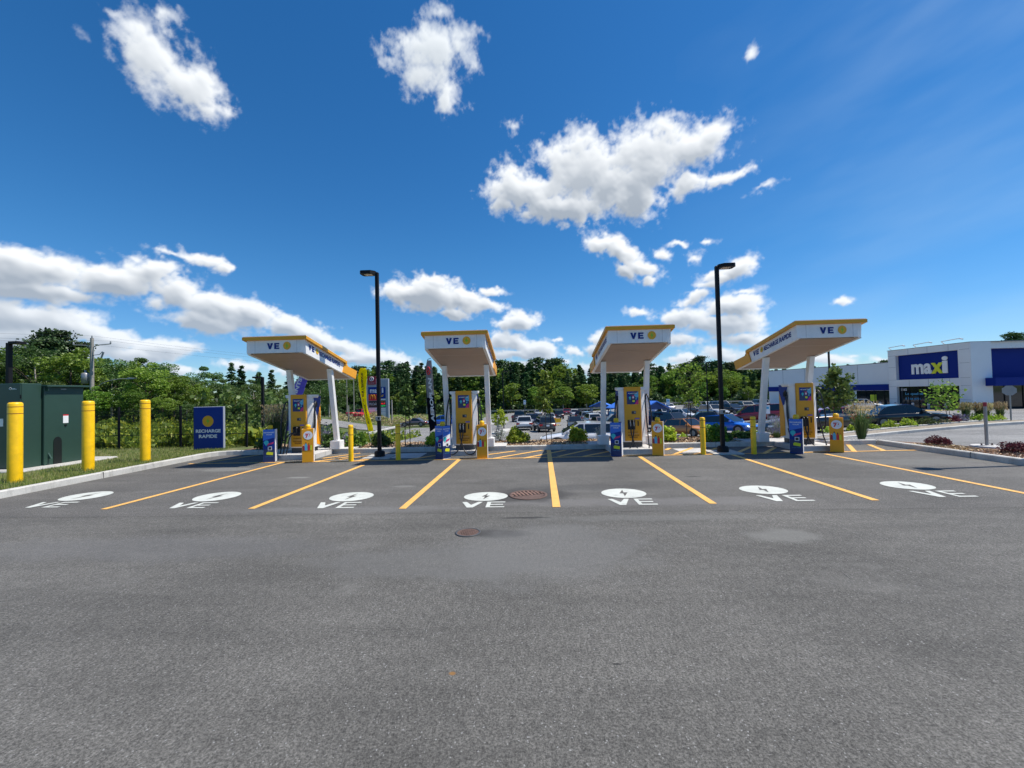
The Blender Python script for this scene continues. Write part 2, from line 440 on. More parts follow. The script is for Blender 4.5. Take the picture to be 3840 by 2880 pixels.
def soil(name, c1, c2, sc=18, c3=None):
    m = bpy.data.materials.new(name); m.use_nodes = True
    n = NT(m.node_tree); b = n.n['Principled BSDF']; b.inputs['Roughness'].default_value = .95
    ge = n.new('ShaderNodeNewGeometry'); pos = ge.outputs['Position']
    c = n.mix(n.mapr(n.noise(pos, sc, 6, .7), .35, .65), (*c1, 1), (*c2, 1))
    if c3: c = n.mix(n.mapr(n.noise(pos, sc * .12, 4, .6), .45, .65, 0, .7), c, (*c3, 1))
    n.l.new(c, b.inputs['Base Color'])
    bn = n.new('ShaderNodeBump'); bn.inputs['Strength'].default_value = .8; bn.inputs['Distance'].default_value = .03
    n.l.new(n.noise(pos, sc * 1.5, 4), bn.inputs['Height']); n.l.new(bn.outputs[0], b.inputs['Normal'])
    return m
lawnm = soil('lawn', (.07, .10, .025), (.13, .145, .045), 22, (.22, .19, .09))
fieldm = soil('field', (.05, .08, .02), (.10, .13, .03), 6)
islm = soil('island_gravel', (.20, .17, .13), (.38, .33, .26), 12)
mulchm = soil('mulch', (.10, .055, .035), (.26, .17, .11), 30)

def painted(name, col, wear=.25):
    m = bpy.data.materials.new(name); m.use_nodes = True
    n = NT(m.node_tree); b = n.n['Principled BSDF']; b.inputs['Roughness'].default_value = .7
    ge = n.new('ShaderNodeNewGeometry'); pos = ge.outputs['Position']
    wv = n.mapr(n.noise(pos, 7, 8, .75), .52, .78, 0, wear)
    sp = n.mapr(n.noise(pos, 90, 3, .7), .60, .72, 0, wear * 1.5)
    c = n.mix(n.math('MAXIMUM', wv, sp), (*col, 1), (.11, .11, .11, 1))
    c = n.mix(1.0, c, n.mapr(n.noise(pos, 3, 4, .6), .3, .7, .9, 1.08, False), 'MULTIPLY')
    n.l.new(c, b.inputs['Base Color'])
    return m
linep = painted('line_paint', (.80, .44, .11), .6)
stencil = painted('stencil_paint', (.56, .58, .53), .5)
dirtyl = painted('old_line', (.30, .30, .29), .7)

def leafm(name, cols, trans=.35):
    m = bpy.data.materials.new(name); m.use_nodes = True
    n = NT(m.node_tree); n.n.clear()
    ge = n.new('ShaderNodeNewGeometry'); oi = n.new('ShaderNodeObjectInfo')
    cr = n.new('ShaderNodeValToRGB'); els = cr.color_ramp.elements
    while len(els) < len(cols): els.new(.5)
    for i, c in enumerate(cols):
        els[i].position = i / (len(cols) - 1); els[i].color = (*c, 1)
    n.l.new(ge.outputs['Random Per Island'], cr.inputs[0])
    h = n.new('ShaderNodeHueSaturation'); n.l.new(cr.outputs[0], h.inputs['Color'])
    n.l.new(n.mapr(oi.outputs['Random'], 0, 1, .475, .52, False), h.inputs['Hue'])
    n.l.new(n.mapr(n.math('FRACT', n.math('MULTIPLY', oi.outputs['Random'], 7.3)), 0, 1, 1.05, 1.75, False), h.inputs['Value'])
    d = n.new('ShaderNodeBsdfDiffuse'); t = n.new('ShaderNodeBsdfTranslucent'); mx = n.new('ShaderNodeMixShader')
    n.l.new(h.outputs[0], d.inputs[0]); n.l.new(h.outputs[0], t.inputs[0]); mx.inputs[0].default_value = trans
    n.l.new(d.outputs[0], mx.inputs[1]); n.l.new(t.outputs[0], mx.inputs[2])
    gl = n.new('ShaderNodeBsdfGlossy'); gl.inputs[1].default_value = .5; gl.inputs[0].default_value = (.5, .5, .5, 1)
    m2 = n.new('ShaderNodeMixShader'); m2.inputs[0].default_value = .05
    n.l.new(mx.outputs[0], m2.inputs[1]); n.l.new(gl.outputs[0], m2.inputs[2])
    o = n.new('ShaderNodeOutputMaterial'); n.l.new(m2.outputs[0], o.inputs[0])
    return m
l_spruce = leafm('needles_dark', [(.022, .052, .016), (.040, .084, .024), (.066, .118, .034)], .15)
l_pine = leafm('needles_mid', [(.022, .045, .018), (.040, .072, .026), (.060, .095, .032)], .2)
l_decid = leafm('leaves_mid', [(.06, .11, .014), (.11, .18, .02), (.17, .24, .03)], .4)
l_bright = leafm('leaves_bright', [(.07, .13, .015), (.12, .21, .025), (.19, .28, .04)], .42)
l_lime = leafm('leaves_lime', [(.14, .24, .02), (.24, .34, .03), (.36, .44, .06)], .4)
l_darkl = leafm('leaves_dark', [(.035, .068, .016), (.065, .115, .026), (.12, .18, .045)], .35)
l_purple = leafm('leaves_purple', [(.05, .012, .018), (.09, .02, .03), (.14, .035, .045)], .3)
l_silver = leafm('leaves_silver', [(.16, .20, .15), (.26, .30, .25), (.33, .32, .38)], .3)
l_straw = leafm('grass_straw', [(.20, .16, .07), (.36, .30, .15), (.48, .42, .24)], .35)
l_weed = leafm('weeds', [(.10, .15, .02), (.20, .27, .03), (.42, .42, .04)], .4)
l_grass = leafm('grass_blades', [(.08, .13, .022), (.15, .19, .04), (.28, .25, .10)], .35)
l_gbush = leafm('grass_dark', [(.04, .07, .02), (.07, .11, .03), (.10, .14, .05)], .3)
l_lav = leafm('lavender', [(.12, .12, .16), (.20, .18, .30), (.14, .20, .12)], .3)
l_chip = leafm('chips', [(.16, .09, .05), (.36, .25, .16), (.55, .44, .32)], 0)

# ================================================================ objects
def tag(o, label=None, cat=None, group=None, kind=None):
    if label: o['label'] = label
    if cat: o['category'] = cat
    if group: o['group'] = group
    if kind: o['kind'] = kind
    return o
def empty(name, loc, rz=0.0, label=None, cat=None, group=None):
    o = bpy.data.objects.new(name, None); COL.objects.link(o)
    o.location = loc; o.rotation_euler = (0, 0, rz); o.empty_display_size = .3
    return tag(o, label, cat, group)
def copy_tree(o, parent=None):
    c = o.copy(); COL.objects.link(c)
    if parent is not None: c.parent = parent
    for ch in [x for x in bpy.data.objects if x.parent == o]:
        copy_tree(ch, c)
    return c
KIDS = {}
def fast_copy(o, parent=None):
    c = o.copy(); COL.objects.link(c)
    if parent is not None: c.parent = parent
    for ch in KIDS.get(o.name, []): fast_copy(ch, c)
    return c

class MB:
    def __init__(s): s.v = []; s.f = []; s.m = []; s.mats = []; s.sm = []
    def mi(s, mat):
        if mat not in s.mats: s.mats.append(mat)
        return s.mats.index(mat)
    def face(s, pts, mat, smooth=False):
        i = len(s.v); s.v += [tuple(p) for p in pts]; s.f.append(tuple(range(i, i + len(pts)))); s.m.append(s.mi(mat)); s.sm.append(smooth)
    def raw(s, vs, fs, mat, smooth=False):
        i = len(s.v); s.v += [tuple(p) for p in vs]
        k = s.mi(mat)
        for f in fs: s.f.append(tuple(i + a for a in f)); s.m.append(k); s.sm.append(smooth)
    def box(s, x0, y0, z0, x1, y1, z1, mat, b=0.0):
        if b <= 0:
            vs = [(x, y, z) for z in (z0, z1) for y in (y0, y1) for x in (x0, x1)]
            s.raw(vs, [(0, 2, 3, 1), (4, 5, 7, 6), (0, 1, 5, 4), (2, 6, 7, 3), (0, 4, 6, 2), (1, 3, 7, 5)], mat); return s
        # vertical edges and top edge chamfered
        def ring(e, z):
            return [(x0 + e + b, y0 + e, z), (x1 - e - b, y0 + e, z), (x1 - e, y0 + e + b, z), (x1 - e, y1 - e - b, z),
                    (x1 - e - b, y1 - e, z), (x0 + e + b, y1 - e, z), (x0 + e, y1 - e - b, z), (x0 + e, y0 + e + b, z)]
        R_ = [ring(0, z0), ring(0, z1 - b), ring(b * .9, z1)]
        vs = [p for r in R_ for p in r]
        fs = [tuple(range(7, -1, -1)), tuple(range(16, 24))]
        for r in range(2):
            for i in range(8):
                j = (i + 1) % 8; fs.append((r * 8 + i, r * 8 + j, r * 8 + 8 + j, r * 8 + 8 + i))
        s.raw(vs, fs, mat); return s
    def prism(s, poly, ax, a, b, mat, capm=None):
        # polygon in the two other axes, extruded along ax from a to b
        def P(p, t):
            return {0: (t, p[0], p[1]), 1: (p[0], t, p[1]), 2: (p[0], p[1], t)}[ax]
        n = len(poly)
        vs = [P(p, a) for p in poly] + [P(p, b) for p in poly]
        s.raw(vs, [(i, (i + 1) % n, n + (i + 1) % n, n + i) for i in range(n)], mat)
        s.raw(vs, [tuple(range(n - 1, -1, -1)), tuple(range(n, 2 * n))], capm or mat); return s
    def lathe(s, prof, mat, c=(0, 0, 0), n=20, smooth=True, cap=True):
        vs = []; fs = []
        for (r, z) in prof:
            for i in range(n):
                a = 2 * pi * i / n; vs.append((c[0] + r * cos(a), c[1] + r * sin(a), c[2] + z))
        for k in range(len(prof) - 1):
            for i in range(n):
                j = (i + 1) % n; fs.append((k * n + i, k * n + j, k * n + n + j, k * n + n + i))
        s.raw(vs, fs, mat, smooth)
        if cap:
            t = len(prof) - 1
            s.raw([vs[i] for i in range(n)], [tuple(range(n - 1, -1, -1))], mat)
            s.raw([vs[t * n + i] for i in range(n)], [tuple(range(n))], mat)
        return s
    def tube(s, pts, r, mat, n=8, cap=True):
        pts = [Vector(p) for p in pts]; vs = []; fs = []
        rr = r if isinstance(r, (list, tuple)) else [r] * len(pts)
        up = Vector((0, 0, 1)) if abs((pts[1] - pts[0]).normalized().z) < .95 else Vector((1, 0, 0))
        for i, p in enumerate(pts):
            t = (pts[min(i + 1, len(pts) - 1)] - pts[max(i - 1, 0)]).normalized()
            a = t.cross(up)
            a = a.normalized() if a.length > 1e-4 else Vector((1, 0, 0))
            b = t.cross(a).normalized(); up = -b if (-b).dot(up) > 0 else b
            a = t.cross(up).normalized(); b = t.cross(a)
            for k in range(n):
                q = 2 * pi * k / n; vs.append(p + (a * cos(q) + b * sin(q)) * rr[i])
        for i in range(len(pts) - 1):
            for k in range(n):
                j = (k + 1) % n; fs.append((i * n + k, i * n + j, i * n + n + j, i * n + n + k))
        s.raw(vs, fs, mat, True)
        if cap:
            m_ = (len(pts) - 1) * n
            s.raw(vs[:n], [tuple(range(n - 1, -1, -1))], mat); s.raw(vs[m_:], [tuple(range(n))], mat)
        return s
    def build(s, name, parent=None, label=None, cat=None, group=None, kind=None, loc=None):
        me = bpy.data.meshes.new(name); me.from_pydata(s.v, [], s.f)
        for m_ in s.mats: me.materials.append(m_)
        me.polygons.foreach_set('material_index', s.m)
        me.polygons.foreach_set('use_smooth', s.sm)
        bm_ = bmesh.new(); bm_.from_mesh(me)
        bmesh.ops.recalc_face_normals(bm_, faces=bm_.faces); bm_.to_mesh(me); bm_.free()
        me.update()
        o = bpy.data.objects.new(name, me); COL.objects.link(o)
        if parent is not None: o.parent = parent
        if loc is not None: o.location = loc
        return tag(o, label, cat, group, kind)

def catmull(pts, k=6):
    P = [Vector(p) for p in pts]; P = [P[0]] + P + [P[-1]]; out = []
    for i in range(1, len(P) - 2):
        for j in range(k):
            t = j / k; a, b, c, d = P[i - 1], P[i], P[i + 1], P[i + 2]
            out.append(.5 * ((2 * b) + (c - a) * t + (2 * a - 5 * b + 4 * c - d) * t * t + (3 * b - a - 3 * c + d) * t ** 3))
    out.append(P[-2]); return out

TXT = {}
def text_geo(s, bold=0.0, shear=0.0, space=1.0):
    key = (s, bold, shear, space)
    if key not in TXT:
        cu = bpy.data.curves.new('t', 'FONT'); cu.body = s; cu.size = 1; cu.align_x = 'CENTER'
        cu.offset = bold; cu.shear = shear; cu.space_character = space; cu.resolution_u = 3
        ob = bpy.data.objects.new('t', cu); COL.objects.link(ob)
        bpy.context.view_layer.update()
        me = ob.evaluated_get(bpy.context.evaluated_depsgraph_get()).to_mesh()
        vs = [tuple(v.co) for v in me.vertices]; fs = [tuple(p.vertices) for p in me.polygons]
        ob.evaluated_get(bpy.context.evaluated_depsgraph_get()).to_mesh_clear()
        bpy.data.objects.remove(ob); bpy.data.curves.remove(cu)
        xs = [v[0] for v in vs]; ys = [v[1] for v in vs]
        cx = (min(xs) + max(xs)) / 2; y0 = min(ys); hh = max(ys) - y0
        TXT[key] = ([((v[0] - cx) / hh, (v[1] - y0) / hh) for v in vs], fs, (max(xs) - min(xs)) / hh)
    return TXT[key]
def put_text(mb, s, org, ux, uy, h, mat, width=None, bold=0.0, shear=0.0, lift=0.004, space=1.0):
    vs, fs, wd = text_geo(s, bold, shear, space)
    ux = Vector(ux).normalized(); uy = Vector(uy).normalized(); nn = ux.cross(uy); org = Vector(org)
    kx = h if width is None else width / wd
    mb.raw([org + ux * (x * kx) + uy * (y * h) + nn * lift for x, y in vs], fs, mat)
def disc(mb, org, ux, uy, r, mat, lift=.004, n=28, ry=None):
    ux = Vector(ux).normalized(); uy = Vector(uy).normalized(); nn = ux.cross(uy)
    mb.face([Vector(org) + ux * (r * cos(2 * pi * i / n)) + uy * ((ry or r) * sin(2 * pi * i / n)) + nn * lift for i in range(n)], mat)
BOLT = [(.18, 1), (-.55, -.12), (-.08, -.12), (-.2, -1), (.55, .16), (.06, .16)]
def bolt(mb, org, ux, uy, r, mat, lift=.006, sx=1.0):
    ux = Vector(ux).normalized(); uy = Vector(uy).normalized(); nn = ux.cross(uy)
    P = [Vector(org) + ux * (x * r * sx) + uy * (y * r) + nn * lift for x, y in BOLT]
    mb.face([P[0], P[1], P[2], P[5]], mat); mb.face([P[5], P[2], P[3], P[4]], mat)
def poly(mb, pts, org, ux, uy, h, mat, lift=.004, kx=1.0):
    ux = Vector(ux).normalized(); uy = Vector(uy).normalized(); nn = ux.cross(uy)
    mb.face([Vector(org) + ux * (x * h * kx) + uy * (y * h) + nn * lift for x, y in pts], mat)
def letters_VE(mb, org, ux, uy, h, mat, lift=.004, slim=1.0):
    # V and E drawn as strokes; org = lower left, total width 2.15 h
    t = .30 * slim
    poly(mb, [(0, 1), (.36 * slim, 1), (.5, .45), (.5, 0), (.36, 0)], org, ux, uy, h, mat, lift)
    poly(mb, [(.5, 0), (.5, .45), (1 - .36 * slim, 1), (1, 1), (.64, 0)], org, ux, uy, h, mat, lift)
    e = 1.22
    poly(mb, [(e, 0), (e + t, 0), (e + t, 1), (e, 1)], org, ux, uy, h, mat, lift)
    for y0, y1, x1 in ((0, .24 * slim, .86), (.5 - .115 * slim, .5 + .115 * slim, .78), (1 - .24 * slim, 1, .86)):
        poly(mb, [(e + t, y0), (e + x1, y0), (e + x1, y1), (e + t, y1)], org, ux, uy, h, mat, lift)

# ================================================================ terrain
def interp(t, K):
    if t <= K[0][0]: return K[0][1]
    for (a, u), (b, v) in zip(K, K[1:]):
        if t <= b: return u + (v - u) * (t - a) / (b - a)
    return K[-1][1]
KC = [(15.8, 0), (17.2, -.5), (23, -1.15), (35, -1.85), (49, -2.4), (75, -2.95), (100, -3.3), (130, -3.5), (400, -4)]
KL = [(15.8, 0), (24, -.1), (40, -.15), (70, -1.5), (110, -3), (400, -4)]
KR = [(15.0, 0), (18, -.3), (28, -.75), (60, -1.5), (85, -1.95), (130, -2.5), (400, -3)]
def ss(t): t = min(max(t, 0), 1); return t * t * (3 - 2 * t)
def hz(x, y):
    c = interp(y, KC); l = interp(y, KL); r = interp(y, KR)
    wl = ss((-x - 19) / 15); wr = ss((x - 14) / 18)
    return c * (1 - wl) * (1 - wr) + l * wl + r * wr
def steps(*seg):
    out = []
    for a, b, d in seg:
        n_ = max(1, int(round((b - a) / d))); out += [a + (b - a) * i / n_ for i in range(n_)]
    return out + [seg[-1][1]]
GX = steps((-900, -120, 60), (-120, -60, 6), (-60, 80, 2), (80, 140, 6), (140, 900, 60))
GY = steps((-200, -20, 30), (-20, 12, 4), (12, 20, .4), (20, 60, 2), (60, 140, 5), (140, 1500, 80))
def sheet(name, x0, x1, y0, y1, dz, mat, label=None, cond=None):
    xs = sorted({x0, x1} | {g_ for g_ in GX if x0 < g_ < x1}); ys = sorted({y0, y1} | {g_ for g_ in GY if y0 < g_ < y1})
    # exact heights on the shared grid lines keep this sheet parallel to the one below
    def hg(x, y):
        i = max(k for k in range(len(GX) - 1) if GX[k] <= x + 1e-9); j = max(k for k in range(len(GY) - 1) if GY[k] <= y + 1e-9)
        a, b, c, d = GX[i], GX[i + 1], GY[j], GY[j + 1]; u = (x - a) / (b - a); v = (y - c) / (d - c)
        return (hz(a, c) * (1 - u) + hz(b, c) * u) * (1 - v) + (hz(a, d) * (1 - u) + hz(b, d) * u) * v
    mb = MB(); nx = len(xs)
    vs = [(x, y, hg(x, y) + dz) for y in ys for x in xs]
    fs = [(j * nx + i, j * nx + i + 1, (j + 1) * nx + i + 1, (j + 1) * nx + i) for j in range(len(ys) - 1) for i in range(nx - 1)
          if cond is None or cond((xs[i] + xs[i + 1]) / 2, (ys[j] + ys[j + 1]) / 2)]
    mb.raw(vs, fs, mat)
    o = mb.build(name); o['kind'] = 'structure'
    return o
ground = sheet('ground', GX[0], GX[-1], GY[0], GY[-1], -.06, fieldm)
sheet('driveway', -60, 60, -40, 7.0, 0.0, asp_near)
sheet('parking_bays', -10.8, 11.05, 6.62, 13.8, .002, asp_bay)
def lot_ok(x, y):
    if y > 112: return False
    if x < -13 + (y - 17) * -.17 and y < 42: return False
    if y >= 42 and x < -17.5 + (y - 42) * .17: return False
    return True
sheet('parking_lot', -60, 140, 17.2, 112, .03, asp_far, cond=lot_ok)
sheet('parking_lot', 11.24, 60, -40, 14.0, .03, asp_far)
sheet('parking_lot', 9.9, 60, 14.0, 17.2, .03, asp_far)
sheet('road', -60, -18.5, 52, 60, .03, asp_far)

# ================================================================ kerbs, lawn, beds, paint
def kerb(name, pts, wd, h, label, cat='kerb', z0=-.02, mat=None, kind='structure', closed=False, zf=None):
    """a kerb of width wd laid to the left of the line pts"""
    mb = MB(); P = [Vector((p[0], p[1], 0)) for p in pts]; n = len(P); off = []
    for i in range(n):
        a = P[(i - 1) % n] if (i or closed) else P[0]; b = P[(i + 1) % n] if (i < n - 1 or closed) else P[-1]
        d1 = (P[i] - a).normalized() if (P[i] - a).length > 1e-6 else (b - P[i]).normalized()
        d2 = (b - P[i]).normalized() if (b - P[i]).length > 1e-6 else d1
        n1 = Vector((-d1.y, d1.x, 0)); n2 = Vector((-d2.y, d2.x, 0)); m_ = (n1 + n2).normalized()
        off.append(m_ * (wd / max(.4, m_.dot(n1))))
    b_ = .02
    rings = []
    for i in range(n):
        z = zf(P[i].x, P[i].y) if zf else 0
        o = off[i]; u = o.normalized()
        rings.append([P[i] + Vector((0, 0, z + z0)), P[i] + u * .012 + Vector((0, 0, z + h - b_)), P[i] + u * (.012 + b_) + Vector((0, 0, z + h)),
                      P[i] + o - u * b_ + Vector((0, 0, z + h)), P[i] + o + Vector((0, 0, z + h - b_)), P[i] + o + Vector((0, 0, z + z0))])
    vs = [v for r in rings for v in r]; fs = []
    for i in range(n if closed else n - 1):
        j = (i + 1) % n
        for k in range(5): fs.append((i * 6 + k, j * 6 + k, j * 6 + k + 1, i * 6 + k + 1))
    mb.raw(vs, fs, mat or conck)
    if not closed:
        mb.raw(rings[0], [(0, 1, 2, 3, 4, 5)], mat or conck); mb.raw(rings[-1], [(5, 4, 3, 2, 1, 0)], mat or conck)
    return mb.build(name, kind=kind)
def densify(pts, d):
    out = []
    for a, b in zip(pts, pts[1:]):
        k = max(1, int(math.dist(a, b) / d))
        out += [(a[0] + (b[0] - a[0]) * i / k, a[1] + (b[1] - a[1]) * i / k) for i in range(k)]
    return out + [pts[-1]]
KH = .15
corner = [(-10.8 + .55 * (1 - cos(t)), 13.25 + .55 * sin(t)) for t in (0, .4, .8, 1.2, pi / 2)]
kerb('kerb', [(-10.82, -14), (-10.8, 7), (-10.79, 13.25)] + corner + [(11.05, 13.8)], .16, KH, '')
kerb('kerb', [(11.05, 13.8), (11.1, 9.9), (11.3, -14)], .16, KH, '')
# joints between kerb stones: thin dark gaps
mbj = MB()
for y in np.arange(-8, 13, 3.0): mbj.box(-10.965, y, .0, -10.787, y + .004, KH + .001, darkg)
for x in np.arange(-9, 11, 3.0): mbj.box(x, 13.798, .0, x + .004, 13.965, KH + .001, darkg)
for y in np.arange(-8, 13, 3.0): mbj.box(11.085, y + 1, .0, 11.27, y + 1.004, KH + .001, darkg)
mbj.build('kerb', kind='structure')
mb = MB(); mb.face([(-60, -20, .12), (-10.95, -20, .12), (-10.95, 13.9, .12), (-10.2, 13.95, .12), (-10.2, 15.3, .12), (-60, 15.3, .12)], lawnm)
mb.face([(-60, 15.3, .12), (-10.2, 15.3, .12), (-10.2, 16.6, -.2), (-60, 16.6, -.08)], lawnm)
mb.build('lawn', kind='structure')
mb = MB(); mb.face([(-10.2, 13.95, .115), (9.9, 13.95, .115), (9.9, 15.75, .115), (-10.2, 15.75, .115)], mulchm)
mb.face([(-10.2, 15.75, .115), (9.9, 15.75, .115), (9.9, 17.4, -.5), (-10.2, 17.4, -.62)], mulchm)
mb.face([(11.25, -14, .117), (12.75, -14, .117), (12.7, 11.2, .117), (12.2, 12.8, .117), (11.2, 13.9, .117)], mulchm)
mb.build('planting_bed', kind='structure')
mb = MB(); mb.face([(12.75, -14, .117), (13.0, -14, .02), (12.95, 11.3, .02), (12.7, 11.2, .117)], mulchm); mb.face([(12.7, 11.2, .117), (12.95, 11.3, .02), (12.4, 13.0, .02), (12.2, 12.8, .117)], mulchm); mb.face([(12.2, 12.8, .117), (12.4, 13.0, .02), (11.2, 14.1, .02), (11.2, 13.9, .117)], mulchm); mb.build('planting_bed', kind='structure')

rs = np.random.RandomState(3)
def cards(n, fpos, size, mat, name, parent=None, up=0.0, aspect=1.0, kind=None, loc=None, bend=False):
    """n small leaf faces; fpos() -> (n,3) centres; up>0 stands them upright"""
    c = fpos(n); n = len(c)
    a = rs.normal(size=(n, 3)); a /= np.linalg.norm(a, axis=1)[:, None]
    b = rs.normal(size=(n, 3)); 
    if up > 0:
        b = b * (1 - up) * .6 + np.array((0, 0, 1.0)) * up
    b /= np.linalg.norm(b, axis=1)[:, None]
    a = np.cross(a, b); a /= np.linalg.norm(a, axis=1)[:, None] + 1e-9
    s_ = (size[0] + (size[1] - size[0]) * rs.rand(n))[:, None]
    a = a * s_ * .5; b = b * s_ * .5 * aspect
    if aspect > 3:
        vs = np.stack([c - a * .5, c + a * .5, c + b * 2 + a * .1], 1).reshape(-1, 3); k = 3
    else:
        vs = np.stack([c - a - b * .2, c - b, c + a + b * .2, c + b], 1).reshape(-1, 3); k = 4
    me = bpy.data.meshes.new(name)
    me.vertices.add(len(vs)); me.vertices.foreach_set('co', vs.ravel())
    me.loops.add(n * k); me.loops.foreach_set('vertex_index', np.arange(n * k))
    me.polygons.add(n); me.polygons.foreach_set('loop_start', np.arange(n) * k)
    me.update(calc_edges=True); me.materials.append(mat)
    o = bpy.data.objects.new(name, me); COL.objects.link(o)
    if parent is not None: o.parent = parent
    if loc is not None: o.location = loc
    if kind: o['kind'] = kind
    return o
def f_lawn(n):
    x = -10.98 - 9 * rs.rand(n) ** 1.6; y = 5 + 10.3 * rs.rand(n)
    keep = ~((x < -13.1) & (y > 10.1) & (y < 12.9)); x, y = x[keep], y[keep]
    return np.stack([x, y, np.full(len(x), .135)], 1)
cards(42000, f_lawn, (.012, .03), l_grass, 'grass', up=.75, aspect=3.2, kind='stuff')
# the wild field behind the fence
def f_field(n):
    y = 15.6 + 24 * rs.rand(n) ** 1.3; x = -10.5 - (y * 1.25 - 8) * rs.rand(n)
    z = np.array([hz(a, b) for a, b in zip(x, y)]) + .85 * rs.rand(n) ** 1.2 * (.15 + .85 * np.sin(x * .9 + y * .7) ** 2 * (.5 + .5 * np.sin(x * 2.3 - y * 1.1)))
    return np.stack([x, y, z], 1)
cards(46000, f_field, (.10, .26), l_weed, 'field_weeds', up=.5, aspect=1.6, kind='stuff')
def chips(name, n, x0, x1, y0, y1, s0, s1, zt=.12):
    def f(n):
        x = x0 + (x1 - x0) * rs.rand(n); y = y0 + (y1 - y0) * rs.rand(n)
        return np.stack([x, y, zt + .015 * rs.rand(n)], 1)
    return cards(n, f, (s0, s1), l_chip, name, kind='stuff')
chips('bark_chips', 9000, -9.8, 9.8, 13.98, 15.75, .03, .075)
chips('bark_chips', 7000, 11.3, 12.65, 4, 11.3, .03, .09)

chips('bark_chips', 900, 11.3, 12.1, 11.3, 12.9, .03, .09)
pm = MB()
def strip(a, b, w_, z=.008, mat=None, mb=None):
    a, b = Vector((*a, 0)), Vector((*b, 0)); d = (b - a).normalized(); nn = Vector((-d.y, d.x, 0)) * w_ / 2
    (mb or pm).face([(p.x, p.y, z) for p in (a + nn, a - nn, b - nn, b + nn)], mat or linep)
# bay dividers, from where the photo shows their two ends
ends = [((388, 1911), (1064, 1734)), ((942, 1909), (1362, 1745)), ((1509, 1909), (1722, 1724)), ((2087, 1903), (2057.5, 1688)),
        ((2675, 1890), (2398, 1712)), ((3284, 1877.5), (2747, 1706)), ((3980, 1878), (3095, 1703))]
LW = [.12, .12, .12, .13, .12, .12, .12]
for (p0, p1), lw in zip(ends, LW):
    a, b = G(*p0), G(*p1); strip((a.x, a.y), (b.x, b.y), lw)
BY = 12.12
strip((-10.3, 12.02), (-2.6, 12.06), .10, .011)
strip((-2.6, 12.06), (11.0, 12.40), .10, .011)
def hatch(p0, p1): 
    a, b = G(*p0), G(*p1); strip((a.x, a.y), (b.x, b.y), .12, .0095)
for p0, p1 in [(Z3(1330, 1398), Z3(1610, 1360)), (Z3(1390, 1437), Z3(1890, 1352)), (Z3(1690, 1437), Z3(2130, 1352)), (Z4(-20, 1418), Z4(320, 1343)), (Z4(240, 1418), Z4(520, 1362)),
               (Z4(1165, 1402), Z4(1370, 1328)), (Z4(1380, 1392), Z4(1480, 1378)), (Z4(1100, 1350), Z4(1140, 1330)), (Z4(1560, 1352), Z4(1640, 1328)), (Z4(1800, 1395), Z4(1985, 1315)), (Z4(2110, 1390), Z4(2230, 1325)),
               (Z5(1040, 1362), Z5(1080, 1322)),
               (Z5(1290, 1392), Z5(1225, 1320)), (Z5(1575, 1382), Z5(1425, 1322)),
               (Z2(1550, 1437), Z2(1940, 1382)), (Z2(1720, 1450), Z2(2085, 1402)), (Z2(1440, 1475), Z2(1880, 1412)), (Z2(1850, 1468), Z2(2110, 1440)),
               (Z3(0, 1420), Z3(155, 1400)), (Z3(0, 1455), Z3(120, 1437)), (Z2(350, 1480), Z2(900, 1400)), (Z3(500, 1452), Z3(790, 1405))]:
    hatch(p0, p1)
pm.build('line_marking', kind='structure')
# stencilled EV symbols
circ = [(218.8, 422.7, 1844.5, 1879.3), (723.5, 901, 1846, 1881.8), (1239.2, 1395.9, 1847, 1881.8), (1748.9, 1894.6, 1847, 1880.3),
        (2264.6, 2413.8, 1833.3, 1869.6), (2778.3, 2948.4, 1821.8, 1855.1), (3302.9, 3505.8, 1805.1, 1839)]
ve = [((90, 1904.5), (284, 1884.5)), ((631, 1907), (803, 1886.5)), ((1187, 1907), (1337, 1885)), ((1743, 1904.5), (1877, 1883.5)), ((2290, 1895), (2452, 1872)), ((2845, 1881), (3040, 1858)), ((3416, 1865.5), (3653, 1841.5))]
sb = MB()
for i, (x0, x1, y0, y1) in enumerate(circ):
    yc = (y0 + y1) / 2
    c = G((x0 + x1) / 2, yc); far = G((x0 + x1) / 2, y0); near = G((x0 + x1) / 2, y1)
    ry = (far.y - near.y) / 2 * .98; rx = .405
    disc(sb, (c.x, (far.y + near.y) / 2, 0), (1, 0, 0), (0, 1, 0), rx, stencil, .009, 40, ry)
    bolt(sb, (c.x, (far.y + near.y) / 2, 0), (1, 0, 0), (0, 1, 0), ry * .68, asp_bay, .012, sx=.62)
    a, b = ve[i]
    q0 = G((a[0] + b[0]) / 2, a[1]); q1 = G((a[0] + b[0]) / 2, b[1]); hgt = q1.y - q0.y
    cx_ = (q0.x + q1.x) / 2
    wd = .76
    s2 = MB(); letters_VE(s2, (0, 0, 0), (1, 0, 0), (0, 1, 0), 1, stencil, .0, .62)
    sb.raw([(cx_ - wd / 2 + v[0] / 2.08 * wd, q0.y + v[1] * hgt, .009) for v in s2.v], s2.f, stencil)
sb.build('pavement_symbols', kind='structure')

# utility pads in the hatched strip
mb = MB()
for q in ([Z4(1180, 1338), Z4(1470, 1330), Z4(1580, 1372), Z4(1265, 1374)], [Z3(430, 1390), Z3(680, 1380), Z3(610, 1430), Z3(320, 1432)]):
    c = [G(*p) for p in q]; x0 = min(p.x for p in c); x1 = max(p.x for p in c); y0 = min(p.y for p in c); y1 = max(p.y for p in c)
    mb.box(x0, y0, .002, x1, y1, .0065, concd)
for q in (Z2(2140, 1425), Z4(1690, 1378)):
    c = G(*q); mb.box(c.x - .42, c.y - .40, .0, c.x + .42, c.y + .42, .035, conc)
mb.build('concrete_slab', kind='structure')

